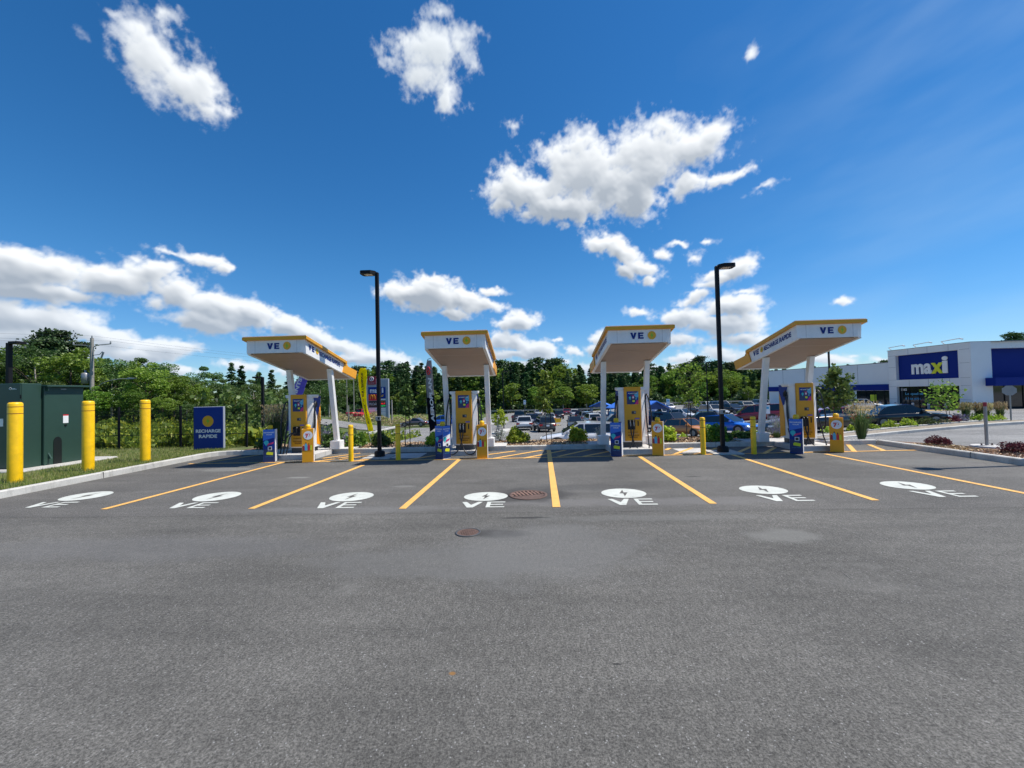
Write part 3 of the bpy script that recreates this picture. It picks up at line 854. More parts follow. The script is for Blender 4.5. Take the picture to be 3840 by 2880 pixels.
# drain grate and manhole
c = G(1980, 1857); t = empty('drain_grate', (c.x, c.y, 0), radians(18), 'round rusty storm drain grate sunk between the middle bay symbol and the yellow line', 'drain grate')
mb = MB(); mb.lathe([(.36, .005), (.36, .014), (.30, .014), (.30, .006)], rust, n=36, cap=False); mb.build('frame', t)
mb = MB()
for k in range(-5, 6):
    x = k * .072; l = sqrt(max(0, .3 ** 2 - x * x)) * .97
    if abs(k) < 5: mb.box(x - .02, -l * .15, .0065, x + .02, l, .0135, rust2)
mb.box(-.29, .12, .0066, .29, .15, .013, rust2)
mb.raw([(.295 * cos(a), .295 * sin(a), .012) for a in np.linspace(pi * 1.06, pi * 1.94, 20)], [tuple(range(20))], rust); mb.build('bars', t)
mb = MB(); disc(mb, (0, 0, 0), (1, 0, 0), (0, 1, 0), .31, hole, .0055, 32); mb.build('sump', t)
c = G(1755, 1998); t = empty('manhole', (c.x, c.y, 0), .3, 'small round rusty manhole cover in the open asphalt before the bays', 'manhole cover')
mb = MB(); mb.lathe([(.175, .004), (.175, .011), (.15, .011), (.15, .006)], darkg, n=32, cap=False); mb.build('ring', t)
mb = MB(); disc(mb, (0, 0, 0), (1, 0, 0), (0, 1, 0), .15, rust, .008, 30)
for i in range(-4, 5):
    for j in range(-4, 5):
        if i * i + j * j < 17: mb.box(i * .03 - .008, j * .03 - .008, .0082, i * .03 + .008, j * .03 + .008, .012, rust)
mb.build('cover', t)
mb = MB(); c = G(3178, 2162); mb.tube([(c.x - .01, c.y - .05, .004), (c.x, c.y, .01), (c.x + .02, c.y + .09, .004)], .002, wood, 5)
mb.build('twig', None, 'thin dry pale twig lying on the open asphalt at right', 'twig')

# ================================================================ canopies
CXS = [-7.31, -2.10, 3.07, 8.18]
CL_TXT = ['canopy with its sunlit right fascia showing, leftmost of four', 'canopy over the charger beside the black and grey feather flag', 'canopy over the charger just right of the middle bay line', 'canopy seen along its left fascia, rightmost of four']
PROF_B = [(11.56, 3.235), (14.93, 2.575)]        # y, z of the soffit
for i, cx in enumerate(CXS):
    t = empty('charger_canopy', (cx, 13.2, 0), 0, 'white slanted ' + CL_TXT[i], 'canopy', 'canopies over the chargers')
    Y = lambda y: y - 13.2
    W = .865
    zs = lambda y: 3.235 + (y - 11.56) * (2.575 - 3.235) / (14.93 - 11.56)
    zt_ = lambda y: 3.66 + (y - 11.56) * (3.12 - 3.66) / (14.15 - 11.56)
    # core with a chamfered right front corner
    mb = MB()
    yf = 11.60; ym = 14.08
    ch = .15
    F = [(-W, yf, zs(yf)), (W - ch, yf, zs(yf)), (W, yf + .05, zs(yf) - .01), (W, yf + .02, zt_(yf) - .09), (W - .012, yf, zt_(yf)), (-W, yf, zt_(yf))]
    F = [(x, Y(y), z) for x, y, z in F]
    B_ = [(-W, Y(ym), zs(ym)), (W, Y(ym), zs(ym)), (W, Y(ym), zt_(ym)), (-W, Y(ym), zt_(ym))]
    mb.face([F[0], F[1], F[4], F[5]], white); mb.face([F[1], F[2], F[3], F[4]], white)
    mb.face([F[2], B_[1], B_[2], F[4], F[3]], white); mb.face([F[0], F[5], B_[3], B_[0]], white)
    mb.face([F[5], F[4], B_[2], B_[3]], white); mb.face([B_[0], B_[3], B_[2], B_[1]], white)
    mb.face([F[0], B_[0], B_[1], F[2], F[1]], white)
    mb.build('fascia', t)
    mb = MB()
    for q in (-.62, .62): mb.box(q, Y(yf) - .0015, zs(yf) + .01, q + .006, Y(yf) + .01, zt_(yf) - .03, midg)
    mb.box(-W + .12, Y(yf) + .03, zs(yf) - .012, W - .2, Y(yf) + .06, zs(yf) - .0065, darkg)
    mb.build('seams', t)
    # soffit: a panel slightly below, asphalt bounce painted in as tan, with two shallow joints
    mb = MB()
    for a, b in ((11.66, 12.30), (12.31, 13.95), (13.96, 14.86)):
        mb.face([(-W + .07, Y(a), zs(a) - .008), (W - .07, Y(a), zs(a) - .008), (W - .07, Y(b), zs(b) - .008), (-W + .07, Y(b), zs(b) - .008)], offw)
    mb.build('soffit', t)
    mb = MB()                                   # white edge rails under the sides
    for s_ in (-1, 1):
        x0, x1 = (s_ * W, s_ * (W - .07)); x0, x1 = min(x0, x1), max(x0, x1)
        vs = [(x, Y(y), zs(y) + d) for y in (11.64, 14.9) for x in (x0 - .004, x1 + .004) for d in (-.03, -.001)]
        mb.raw(vs, [(0, 1, 3, 2), (4, 6, 7, 5), (0, 4, 5, 1), (2, 3, 7, 6), (0, 2, 6, 4), (1, 5, 7, 3)], white)
    mb.raw([(x, Y(y), zs(y) + d) for y in (14.83, 14.9) for x in (-W, W) for d in (-.032, -.002)], [(0, 1, 3, 2), (4, 6, 7, 5), (0, 4, 5, 1), (2, 3, 7, 6), (0, 2, 6, 4), (1, 5, 7, 3)], white)
    mb.build('edge_rail', t)
    # yellow trim on the roof line
    mb = MB(); T = .95
    yt = [11.52, 14.15, 14.32, 15.08]; zt = [3.69, 3.155, 2.99, 2.86]
    def slab(pa, pb, th, w_, m_):
        vs = [(x, Y(p[0]), p[1] - d) for p in (pa, pb) for x in (-w_, w_) for d in (0, th)]
        mb.raw(vs, [(0, 1, 3, 2), (4, 6, 7, 5), (0, 4, 5, 1), (2, 3, 7, 6), (0, 2, 6, 4), (1, 5, 7, 3)], m_)
    slab((yt[0], zt[0]), (yt[1], zt[1]), .085, T, yel)
    mb.build('roof_trim', t)
    mb = MB()                                   # white top sheet
    slab((yt[0] + .02, zt[0] + .02), (yt[1], zt[1] + .02), .0195, T - .02, white)
    mb.build('roof', t)
    # orange tail
    mb = MB(); w2 = W + .035
    side = [(13.93, zs(13.93) - .003), (14.08, zt_(14.08) - .085), (14.15, 3.155), (14.32, 2.99), (15.08, 2.86), (14.95, zs(14.95) - .003)]
    side = [(Y(a), b) for a, b in side]
    mb.prism(side, 0, -w2, w2, orange)
    mb.build('tail', t)
    # lettering
    mb = MB()
    fo = (-.255, Y(yf) - .004, 3.335)
    letters_VE(mb, fo, (1, 0, 0), (0, 0, 1), .175, navy)
    disc(mb, (.335, Y(yf) - .004, 3.425), (1, 0, 0), (0, 0, 1), .115, logoy, .006)
    bolt(mb, (.335, Y(yf) - .004, 3.425), (1, 0, 0), (0, 0, 1), .088, boltg, .009, sx=.8)
    mb.build('front_lettering', t)
    for s_ in (-1, 1):
        mb = MB(); sl_ = (zs(14.9) - zs(11.6)) / 3.3
        if s_ > 0: ux = Vector((0, 1, sl_ * .98)); ya = 11.78
        else: ux = Vector((0, -1, -sl_ * .98)); ya = 13.82
        ux.normalize(); uy = Vector((0, 0, 1))
        nrm = Vector((s_, 0, 0))
        def at_(l, u): return Vector((s_ * (W + .003), Y(ya), 0)) + ux * l + Vector((0, 0, (zs(ya) + .13))) + uy * u
        letters_VE(mb, at_(0, 0), ux, uy, .16, navy, .004)
        disc(mb, at_(.50, .08), ux, uy, .085, logoy, .004)
        bolt(mb, at_(.50, .08), ux, uy, .055, boltg, .007, .8)
        put_text(mb, 'RECHARGE', at_(1.02, 0), ux, uy, .145, navy, .78, bold=.035)
        put_text(mb, 'RAPIDE', at_(1.74, 0), ux, uy, .145, navy, .56, bold=.035)
        mb.build('side_lettering', t)
    # leaning columns with white box feet on the slab
    for s_ in (-1, 1):
        x = s_ * .69
        mb = MB(); a = Vector((x, Y(13.42), 3.235 + (13.42 - 11.56) * -.1958 - .02)); b = Vector((x, Y(13.86), .42)); hw = .075
        vs = [p + Vector((dx, dy, 0)) for p in (b, a) for dx, dy in ((-hw, -hw), (hw, -hw), (hw, hw), (-hw, hw))]
        mb.raw(vs, [(0, 1, 5, 4), (1, 2, 6, 5), (2, 3, 7, 6), (3, 0, 4, 7), (4, 5, 6, 7), (3, 2, 1, 0)], white); mb.build('column', t)
        mb = MB(); mb.box(x - .17, Y(13.86) - .17, .157, x + .17, Y(13.86) + .17, .44, white, .012); mb.build('column_foot', t)

# raised slabs the chargers stand on
mb = MB()
for cx, (xa, xb, ya) in zip(CXS, ((-7.95, -6.72, 12.55), (-2.72, -1.62, 12.78), (2.42, 3.72, 12.55), (7.85, 9.02, 12.60))):
    mb.prism([(xa, 13.79), (xa, ya + .1), (xa + .1, ya), (xb - .1, ya), (xb, ya + .1), (xb, 13.79)], 2, .0, .148, concd)
    mb.box(cx - 1.15, 13.79, .10, cx + 1.25, 14.75, .155, concd)
mb.build('charger_slab', kind='structure')

# ================================================================ chargers
def screen_art(mb, x, z, w_, h_, y):
    X = (1, 0, 0); Z = (0, 0, 1)
    o = Vector((x, y, z))
    P = lambda pts, m_, l: mb.face([o + Vector((a * w_, -l, b * h_)) for a, b in pts], m_)
    P([(0, 0), (1, 0), (1, 1), (0, 1)], royal, .004)
    P([(0, 0), (.55, 0), (1, .62), (1, 1), (.6, 1), (0, .45)], printn, .0048)
    P([(.62, .72), (1, 1), (1, .55), (.8, .5)], printb, .0055)
    P([(.66, 0), (1, 0), (1, .32), (.84, .3)], printm, .0055)
    put_text(mb, 'RECHARGEZ VOUS', o + Vector((.5 * w_, -.006, .80 * h_)), X, Z, .085 * h_, printw, .78 * w_, bold=.02, lift=0.001)
    disc(mb, o + Vector((.27 * w_, -.006, .52 * h_)), X, Z, .10 * w_, printc, .001, 16)
    P([(.2, .46), (.34, .46), (.27, .32)], printc, .0068)
    disc(mb, o + Vector((.80 * w_, -.006, .42 * h_)), X, Z, .07 * w_, printb, .001, 16)
    P([(.46, .44), (.64, .44), (.64, .70), (.46, .70)], printm, .0068)
    P([(.49, .47), (.61, .47), (.61, .60), (.49, .60)], printw, .0076)
    P([(.46, .20), (.66, .16), (.70, .30), (.5, .34)], printl, .0068)
CHX = []
for pxl in (Z2(1303, 1100), Z3(1080, 1100), Z4(758, 1100), Z5(818, 1100)):
    CHX.append(PY(*pxl, 13.0).x)
CH_TXT = ['partly hidden by its orange sleeve, the leftmost charger', 'with two grey plugs hanging, near the black feather flag', 'standing in open shade right of the middle bay line', 'with long black hose on its left side, rightmost charger']
for i, cx in enumerate(CHX):
    t = empty('fast_charger', (cx, 13.0, .148), 0, 'orange and white vehicle charger ' + CH_TXT[i], 'charger', 'vehicle chargers under the canopies')
    mb = MB(); mb.box(-.29, .06, 0, .29, .62, .20, darkg, .01); mb.build('plinth', t)
    mb = MB()                                   # white body, narrower at the front, flared posts
    out = [(-.28, .02), (.28, .02), (.40, .10), (.40, .20), (.36, .66), (-.36, .66), (-.40, .20), (-.40, .10)]
    mb.prism(out, 2, .16, 1.80, white)
    mb.build('cabinet', t)
    mb = MB()
    for s_ in (-1, 1):
        c = .35 * s_
        mb.prism([(c - .10, 1.86), (c - .10, 1.80), (c - .065, 1.76), (c + .065, 1.76), (c + .10, 1.80), (c + .10, 1.86)], 1, .02, .40, white)
    mb.box(-.30, .04, 1.795, .30, .64, 1.855, white, .01)
    mb.build('top_caps', t)
    mb = MB(); mb.box(-.255, -.035, .20, .255, .03, 1.87, yel, .012)
    mb.build('front_panel', t)
    mb = MB(); screen_art(mb, -.175, 1.33, .35, .40, -.036); mb.build('display', t)
    mb = MB(); mb.box(-.04, -.041, 1.03, .09, -.034, 1.12, darkg); mb.box(-.02, -.044, 1.045, .02, -.040, 1.10, black)
    mb.box(.03, -.044, 1.06, .08, -.040, 1.105, midg); mb.build('card_reader', t)
    mb = MB(); mb.box(-.17, -.042, .55, .06, -.033, .85, black, .006); mb.build('holster', t)
    mb = MB(); mb.box(.13, -.041, .66, .165, -.034, .82, black); mb.box(.05, -.042, .87, .19, -.034, .905, flag_p)
    mb.build('label_strip', t)
    mb = MB()
    put_text(mb, 'PAIEMENT', (-.01, -.037, .455), (1, 0, 0), (0, 0, 1), .026, printk, .30, bold=.03)
    mb.box(-.16, -.0385, .415, .15, -.036, .425, offw)
    put_text(mb, 'RECHARGE', (0, -.037, .35), (1, 0, 0), (0, 0, 1), .04, printk, .34, bold=.03)
    put_text(mb, 'RAPIDE', (0, -.037, .29), (1, 0, 0), (0, 0, 1), .04, printk, .24, bold=.03)
    mb.build('panel_text', t)
    # side panels: orange rear strip, blue wedge, thin lip
    for s_ in (-1, 1):
        def sp(pts, m_, l, name):
            mb = MB(); vs = []
            for y, z in pts:
                xx = .40 - (y - .20) / .46 * .04 if y >= .2 else .40
                vs.append((s_ * (xx + l), y, z))
            vi = [(v[0] - s_ * l * .9, v[1], v[2]) for v in vs]; n = len(vs)
            mb.raw(vs + vi, [tuple(range(n)), tuple(range(2 * n - 1, n - 1, -1))] + [(a, (a + 1) % n, n + (a + 1) % n, n + a) for a in range(n)], m_)
            return mb.build(name, t)
        sp([(.36, .24), (.655, .18), (.655, 1.70), (.56, 1.70), (.46, 1.25), (.36, .75)], orange if s_ < 0 else deep, .012, 'side_panel')
        sp([(.14, 1.82), (.655, 1.82), (.655, 1.62), (.44, 1.18), (.36, 1.22), (.24, 1.55)], royal, .017, 'blue_wedge')
        hang = .95 if not (i == 3 and s_ < 0) else .62
        a = Vector((s_ * .44, .22, 1.52))
        mb = MB(); mb.box(min(s_ * .39, s_ * .47), .17, 1.46, max(s_ * .39, s_ * .47), .29, 1.60, blackm, .01); mb.build('hose_bracket', t)
        mb = MB()
        lo = .52 if s_ > 0 else .46
        pts = [a, a + Vector((s_ * .04, -.06, .12)), Vector((s_ * .50, .03, 1.50)), Vector((s_ * .545, -.02, 1.15)), Vector((s_ * .56, -.06, .8)),
               Vector((s_ * .53, -.08, lo + .05)), Vector((s_ * .49, -.05, lo - .05)), Vector((s_ * .45, .0, lo + .02)), Vector((s_ * .445, .10, .9)), Vector((s_ * .44, .16, 1.3)), a + Vector((s_ * .01, 0, -.04))]
        mb.tube(catmull(pts), .022, black, 8); mb.build('hose', t)
    # two plugs in the holster and their cables looping to the ground
    for k, (px_, ex, ez, rest) in enumerate(((-.115, .42, .42, -.13), (-.015, -.30, .35, -.12))):
        mb = MB(); mb.tube([(px_, -.04, .80), (px_, -.09, .82), (px_, -.13, .79)], [.03, .034, .024], black, 10)
        mb.tube([(px_, -.13, .79), (px_ + .005, -.14, .72), (px_ + .01, -.135, .66)], .017, steel if i in (1, 2) else black, 8)
        mb.build('plug', t)
        mb = MB()
        sgn = 1 if k == 0 else -1
        if i == 0: pts = [(px_ + .01, -.135, .66), (px_ - .16, -.2, .55), (px_ - .22, -.25, .2), (px_ - .25, -.3, -.06), (px_ - .32, -.3, -.08), (px_ - .36, -.22, .1), (px_ - .38, -.1, .45)]
        else: pts = [(px_ + .01, -.135, .66), (px_ + .02 * sgn, -.17, .42), (px_ + .10 * sgn, -.22, .12), (px_ + .22 * sgn, -.30, -.05), (px_ + .36 * sgn, -.34, -.09), (px_ + .5 * sgn, -.30, .0), (px_ + .53 * sgn, -.15, .25), (px_ + .54 * sgn, -.06, .5)]
        mb.tube(catmull(pts), .018, black, 8); mb.build('cable', t)

# ================================================================ bollards and advertising sleeves
def small_bollard(x, y, label, h=1.08):
    t = empty('bollard', (x, y, 0), 0, label, 'bollard', 'small yellow bollards in front of the chargers')
    mb = MB(); mb.lathe([(.072, 0), (.072, h - .03), (.062, h - .008), (.03, h)], bolly, n=24); mb.build('post', t)
    for z in (h - .30, h - .095):
        mb = MB(); mb.lathe([(.074, z), (.074, z + .014)], bandr, n=24, cap=False); mb.build('band', t)
    return t
for q, l in ((Z2(1843, 1465), 'slim yellow bollard left of the left black lamp post, in full sun'), (Z3(397, 1452), 'slim yellow bollard right of the left black lamp post, in the canopy shadow'),
             (Z4(1487, 1395), 'slim yellow bollard left of the right black lamp post'), (Z4(2012, 1390), 'slim yellow bollard right of the right black lamp post, before a canopy column')):
    c = G(*q); small_bollard(c.x, c.y, l)
def bottle(mb, x, z, w_, h_, m_, cap_):
    mb.face([(x, -.0, z), (x + w_, 0, z), (x + w_, 0, z + h_ * .62), (x + w_ * .68, 0, z + h_ * .86), (x + w_ * .32, 0, z + h_ * .86), (x, 0, z + h_ * .62)], m_)
    mb.face([(x + w_ * .3, 0, z + h_ * .86), (x + w_ * .7, 0, z + h_ * .86), (x + w_ * .66, 0, z + h_), (x + w_ * .34, 0, z + h_)], cap_)
def move(mb, dy):
    mb.v = [(a, b + dy, c) for a, b, c in mb.v]; return mb
def orange_face(mb, hw):
    disc(mb, (.01, -hw, .80), (1, 0, 0), (0, 0, 1), .125, printw, .005, 32)
    put_text(mb, '7', (-.02, -hw, .725), (1, 0, 0), (0, 0, 1), .115, redm, bold=.06, lift=.008)
    put_text(mb, '¢', (.055, -hw, .785), (1, 0, 0), (0, 0, 1), .055, redm, bold=.04, lift=.008)
    put_text(mb, 'ÉPARGNEZ', (.0, -hw, .85), (1, 0, 0), (0, 0, 1), .02, redm, .12, lift=.008, bold=.02)
    put_text(mb, 'PAR LITRE', (.05, -hw, .755), (1, 0, 0), (0, 0, 1), .012, royal, .07, lift=.008)
    b2 = MB()
    for x, w_, h_, m_, c_ in ((-.14, .06, .17, dred, printw), (-.085, .075, .235, printb, blackm), (.0, .06, .205, redm, blackm), (.065, .05, .19, printl, redm)):
        bottle(b2, x, .36, w_, h_, m_, c_)
    b2.v = [(a, -hw - .006 - .0012 * k, c) for k, (a, b, c) in enumerate([(v[0], v[1], v[2]) for v in b2.v]) for k in (0,)]
    mb.raw(b2.v[:0], [], orange)
    for f, m_ in zip(b2.f, b2.m): mb.face([b2.v[j] for j in f], b2.mats[m_])
def blue_face(mb, hw, side=0):
    X, Z = (1, 0, 0), (0, 0, 1)
    P = lambda pts, m_, l: mb.face([(a, -hw - l, b) for a, b in pts], m_)
    P([(-hw + .004, .03), (hw - .004, .03), (hw - .004, .40), (-hw + .004, .40)], printn, .003)
    P([(-hw + .004, .66), (hw - .004, .74), (hw - .004, .985), (-hw + .004, .985)], shedb, .003)
    put_text(mb, 'RECHARGEZ', (0, -hw, .875), X, Z, .038, printw, hw * 1.75, bold=.03, lift=.005)
    put_text(mb, '-VOUS!', (0, -hw, .815), X, Z, .038, printw, hw * 1.0, bold=.03, lift=.005)
    disc(mb, (-.07, -hw, .60), X, Z, .065, printc, .005, 20)
    P([(-.12, .565), (-.03, .565), (-.075, .49)], printc, .0058)
    P([(-.055, .50), (.11, .56), (.13, .61), (-.02, .57)], printm, .0066)
    P([(-.03, .37), (.075, .37), (.075, .475), (-.03, .475)], printw, .005)
    P([(-.015, .385), (.06, .385), (.06, .46), (-.015, .46)], mdark, .0058)
    P([(-.07, .24), (.10, .215), (.11, .30), (-.03, .325), (-.07, .30)], printl, .005)
    put_text(mb, 'TOUT PRÈS', (0, -hw, .17), X, Z, .018, printb, hw * 1.3, lift=.005)
def sleeve(x, y, rz, kind, label, lab2):
    t = empty('bollard', (x, y, 0), rz, lab2, 'bollard', 'yellow bollards inside the advertising sleeves')
    mb = MB(); mb.lathe([(.072, 0), (.072, 1.05), (.066, 1.09), (.03, 1.11)], bolly, n=24); mb.build('post', t)
    mb = MB(); mb.lathe([(.074, 1.012), (.074, 1.02)], bandr, n=20, cap=False); mb.build('band', t)
    hw = .155
    t = empty('advertising_sleeve', (x, y, 0), rz, label, 'advertising sleeve', kind + ' sleeves round the bollards')
    mb = MB(); a = orange if kind == 'orange' else royal
    th = .006
    for s_ in (-1, 1):
        mb.box(-hw, s_ * hw - th / 2, .012, hw, s_ * hw + th / 2, .985, a)
    for s_ in (-1, 1):
        mb.box(s_ * hw - th / 2, -hw + .004, .012, s_ * hw + th / 2, hw - .004, .984, (orange if kind == 'orange' and x > 8 else printw))
    for s_ in (-1, 1): mb.box(-hw + .01, -hw * .5 * (1 + s_) + .0, .98, hw - .01, -hw * .5 * (1 + s_) + hw * .55, .983, a) if kind == 'orange' else None
    mb.build('shell', t)
    mb = MB()
    (orange_face if kind == 'orange' else blue_face)(mb, hw + th / 2)
    mb.build('front_print', t)
    if kind == 'blue' and rz < -.5 and x < 0:
        m2 = MB(); blue_face(m2, hw + th / 2)
        m2.v = [(b, -a, c) if False else (-b, a, c) for a, b, c in m2.v]
        m2.build('side_print', t)
C3 = 'before the charger with the feather flag'
for q, rz, l, l2 in ((Z2(970, 1480), radians(21), 'blue recharge advertising sleeve left of the leftmost charger', 'yellow bollard top poking from the blue sleeve left of the leftmost charger'),
                 (Z3(850, 1448), radians(-33), 'blue recharge advertising sleeve turned corner-on, its two faces showing', 'yellow bollard top poking from the corner-on blue sleeve'),
                 (Z4(605, 1418), radians(-19), 'blue recharge advertising sleeve just left of the charger in the third canopy from left', 'yellow bollard top poking from the blue sleeve under the third canopy from left'),
                 (Z5(775, 1410), radians(-36), 'blue recharge advertising sleeve in front of the rightmost charger', 'yellow bollard top poking from the blue sleeve before the rightmost charger')):
    c = G(*q); sleeve(c.x, c.y + .17, rz, 'blue', l, l2)
for q, rz, l, l2 in ((Z2(1370, 1480), radians(23), 'orange sleeve with white price disc overlapping the leftmost charger', 'yellow bollard top poking from the orange sleeve at the leftmost charger'),
                 (Z3(1265, 1442), radians(3), 'orange sleeve with white price disc right of the second charger, brightly sunlit', 'yellow bollard top poking from the sunlit orange sleeve right of the second charger'),
                 (Z4(1040, 1410), radians(-21), 'orange sleeve with white price disc right of the third charger from left', 'yellow bollard top poking from the orange sleeve right of the third charger'),
                 (Z5(1165, 1398), radians(-37), 'orange sleeve with white price disc right of the rightmost charger', 'yellow bollard top poking from the orange sleeve right of the rightmost charger')):
    c = G(*q); sleeve(c.x, c.y + .17, rz, 'orange', l, l2)

def big_bollard(q, label):
    c = G(*q, .12); t = empty('bollard', (c.x, c.y, .10), 0, label, 'bollard', 'tall yellow bollards round the transformer')
    mb = MB(); h = 1.86; mb.lathe([(.124, 0), (.124, h - .05), (.116, h - .02), (.09, h - .004), (.04, h)], bolly, n=36); mb.build('sleeve', t)
    for z in (h - .27, h - .115):
        mb = MB(); mb.lathe([(.1255, z), (.1255, z + .014)], bandr, n=36, cap=False); mb.build('band', t)
big_bollard(Z1(128, 1390), 'fat yellow bollard with two dark bands nearest the left edge of the picture')
big_bollard(Z1(757, 1288), 'fat yellow bollard at the right front corner of the green transformer')
big_bollard(Z1(1247, 1213), 'fat yellow bollard on the lawn, halfway to the blue sign box')

# ================================================================ transformer cabinet
t = empty('transformer_cabinet', (-14.6, 11.4, .17), 0, 'dark green electrical transformer cabinet in two sections behind tall bollards', 'transformer')
L = lambda x: x + 14.6
mb = MB(); mb.box(-1.6, 10.62 - 11.4, 0, L(-13.78), 11.08 - 11.4, 2.31, green, .012); mb.build('switch_section', t)
mb = MB(); mb.box(-1.6, 10.60 - 11.4, .03, L(-13.80), 10.618 - 11.4, 2.27, green)
mb.box(L(-13.81), 10.598 - 11.4, .5, L(-13.785), 10.619 - 11.4, .6, blackm); mb.box(L(-13.81), 10.598 - 11.4, 1.9, L(-13.785), 10.619 - 11.4, 2.0, blackm)
mb.build('door', t)
mb = MB(); mb.box(-1.6, 11.09 - 11.4, 0, L(-13.72), 12.12 - 11.4, 2.22, green, .012); mb.build('tank_section', t)
mb = MB(); mb.box(-1.6, 11.07 - 11.4, 2.222, L(-13.60), 12.2 - 11.4, 2.27, green, .01)
mb.prism([(11.12 - 11.4, 2.22), (11.12 - 11.4, 2.10), (11.2 - 11.4, 2.22)], 0, L(-13.72), L(-13.64), green)
mb.build('lid', t)
mb = MB()
arch = [(.0 + .105 * cos(a), .62 + .16 * sin(a)) for a in np.linspace(0, pi, 14)]
mb.prism([(y + 11.42 - 11.4, z) for y, z in [(.105, .0)] + arch + [(-.105, .0)]], 0, L(-13.72) + .001, L(-13.72) + .012, greend); mb.build('cable_hatch', t)
mb = MB(); mb.box(L(-13.72), 11.56 - 11.4, 1.16, L(-13.714), 11.70 - 11.4, 1.40, printw); mb.box(L(-13.72), 11.56 - 11.4, 1.375, L(-13.713), 11.70 - 11.4, 1.41, redm)
mb.box(L(-13.72), 11.60 - 11.4, 1.07, L(-13.70), 11.65 - 11.4, 1.12, blackm); mb.build('warning_label', t)
mb = MB(); mb.box(-.12 + L(-14.3), 10.594 - 11.4, 1.15, .02 + L(-14.3), 10.60 - 11.4, 1.36, printw); mb.build('warning_label', t)
mb = MB(); mb.box(L(-13.72), 11.50 - 11.4, 2.14, L(-13.712), 11.64 - 11.4, 2.17, midg); mb.build('plate', t)
mb = MB(); mb.lathe([(.028, 0), (.028, .003)], printw, n=16); 
ring = [(L(-14.08) + .03 * cos(a), 10.598 - 11.4, 2.17 + .03 * sin(a)) for a in np.linspace(0, 2 * pi, 16)]
mb = MB(); mb.tube(ring, .006, printw, 6); mb.box(L(-14.04), 10.596 - 11.4, 2.165, L(-13.94), 10.60 - 11.4, 2.178, printw); mb.box(L(-14.04), 10.596 - 11.4, 2.145, L(-13.90), 10.60 - 11.4, 2.156, printw); mb.build('emblem', t)
mb = MB(); mb.prism([(0, 0), (.10, 0), (.0, .16)], 1, -.02, .02, green); mb.v = [(x + L(-13.72), y + 11.2 - 11.4, z + .18) for x, y, z in mb.v]; mb.build('lifting_lug', t)
mb = MB(); mb.box(-18, 10.25, -.05, -13.35, 12.85, .168, conc, .03); mb.build('transformer_pad', None, 'low pale concrete pad under the green transformer', 'concrete pad')

# ================================================================ blue sign box
p0 = G(*Z2(212, 1350), .12); p1 = G(*Z2(527, 1355), .12)
t = empty('sign_box', (p0.x, p0.y, .12), radians(2), 'free-standing blue sign box with yellow disc on the lawn before the fence', 'sign box')
W_ = 1.08; H_ = 1.55
mb = MB(); mb.box(0, 0, 0, W_, .10, H_, clothw, .01); mb.build('housing', t)
mb = MB(); mb.box(.01, -.012, .01, W_ - .01, -.001, H_ - .015, royal, .004); mb.build('face', t)
mb = MB(); disc(mb, (W_ * .49, -.013, 1.03), (1, 0, 0), (0, 0, 1), .20, logoy, .003, 36); bolt(mb, (W_ * .49, -.013, 1.03), (1, 0, 0), (0, 0, 1), .115, boltg, .006, .85); mb.build('emblem', t)
mb = MB(); put_text(mb, 'RECHARGE', (W_ * .5, -.013, .62), (1, 0, 0), (0, 0, 1), .12, printw, .90, bold=.04); put_text(mb, 'RAPIDE', (W_ * .49, -.013, .43), (1, 0, 0), (0, 0, 1), .12, printw, .66, bold=.04); mb.build('lettering', t)

# ================================================================ mesh fence
t = empty('fence', (-13.2, 15.05, 0), 0, 'black welded wire mesh fence along the back of the lawn', 'fence')
fx = [-20.3, -18.0, -15.63, -13.2, -10.63]
for x in fx:
    mb = MB(); mb.box(x + 13.2 - .027, -.027, -.1, x + 13.2 + .027, .027, 1.72, blackm); mb.box(x + 13.2 - .10, -.05, .62, x + 13.2 + .10, -.036, .645, blackm); mb.build('post', t)
for a, b in zip(fx, fx[1:]):
    mb = MB(); n = int((b - a) / .055)
    for k in range(1, n):
        x = a + 13.2 + (b - a) * k / n; mb.box(x - .0035, .0, .08, x + .0035, .007, 1.58, blackm)
    for z in (.1, .35, .62, .64, .9, 1.15, 1.38, 1.54): mb.box(a + 13.2, -.004, z, b + 13.2, .011, z + .012, blackm)
    mb.build('mesh_panel', t)

# ================================================================ lamp posts
def lamp_post(x, y, zb, top, arm, label, r=.052, group='black parking lamp posts', plate=False, box=True, head=(.50, .34)):
    t = empty('lamp_post', (x, y, zb), 0, label, 'lamp post', group); H = top - zb
    mb = MB(); mb.lathe([(.16, 0), (.16, .13), (.13, .17), (.07, .18)], blackm, n=24); mb.build('base', t)
    mb = MB(); mb.box(-r, -r, .1, r, r, H, blackm, .01) ; mb.build('pole', t)
    L_, W_2 = head; s = arm
    mb = MB(); x0 = s * (r - .02); x1 = s * L_
    pts = [(x0, -.06), (x0 + s * .12, -W_2 / 2), (x1 - s * .05, -W_2 / 2), (x1, -W_2 / 2 + .06), (x1, W_2 / 2 - .06), (x1 - s * .05, W_2 / 2), (x0 + s * .12, W_2 / 2), (x0, .06)]
    mb.prism(pts, 2, H - .06, H + .04, blackm); 
    mb.build('lamp_head', t)
    mb = MB(); mb.box(min(x1 - s * .12, x1 - s * .36), -.09, H - .068, max(x1 - s * .12, x1 - s * .36), .09, H - .062, lens); mb.build('lens', t)
    if plate:
        mb = MB(); mb.box(-.085, -r - .045, 1.12, .075, -r - .005, 1.25, midg, .006); mb.box(-.0, -r - .048, 1.15, .05, -r - .044, 1.22, blackm); mb.build('junction_box', t)
    return t
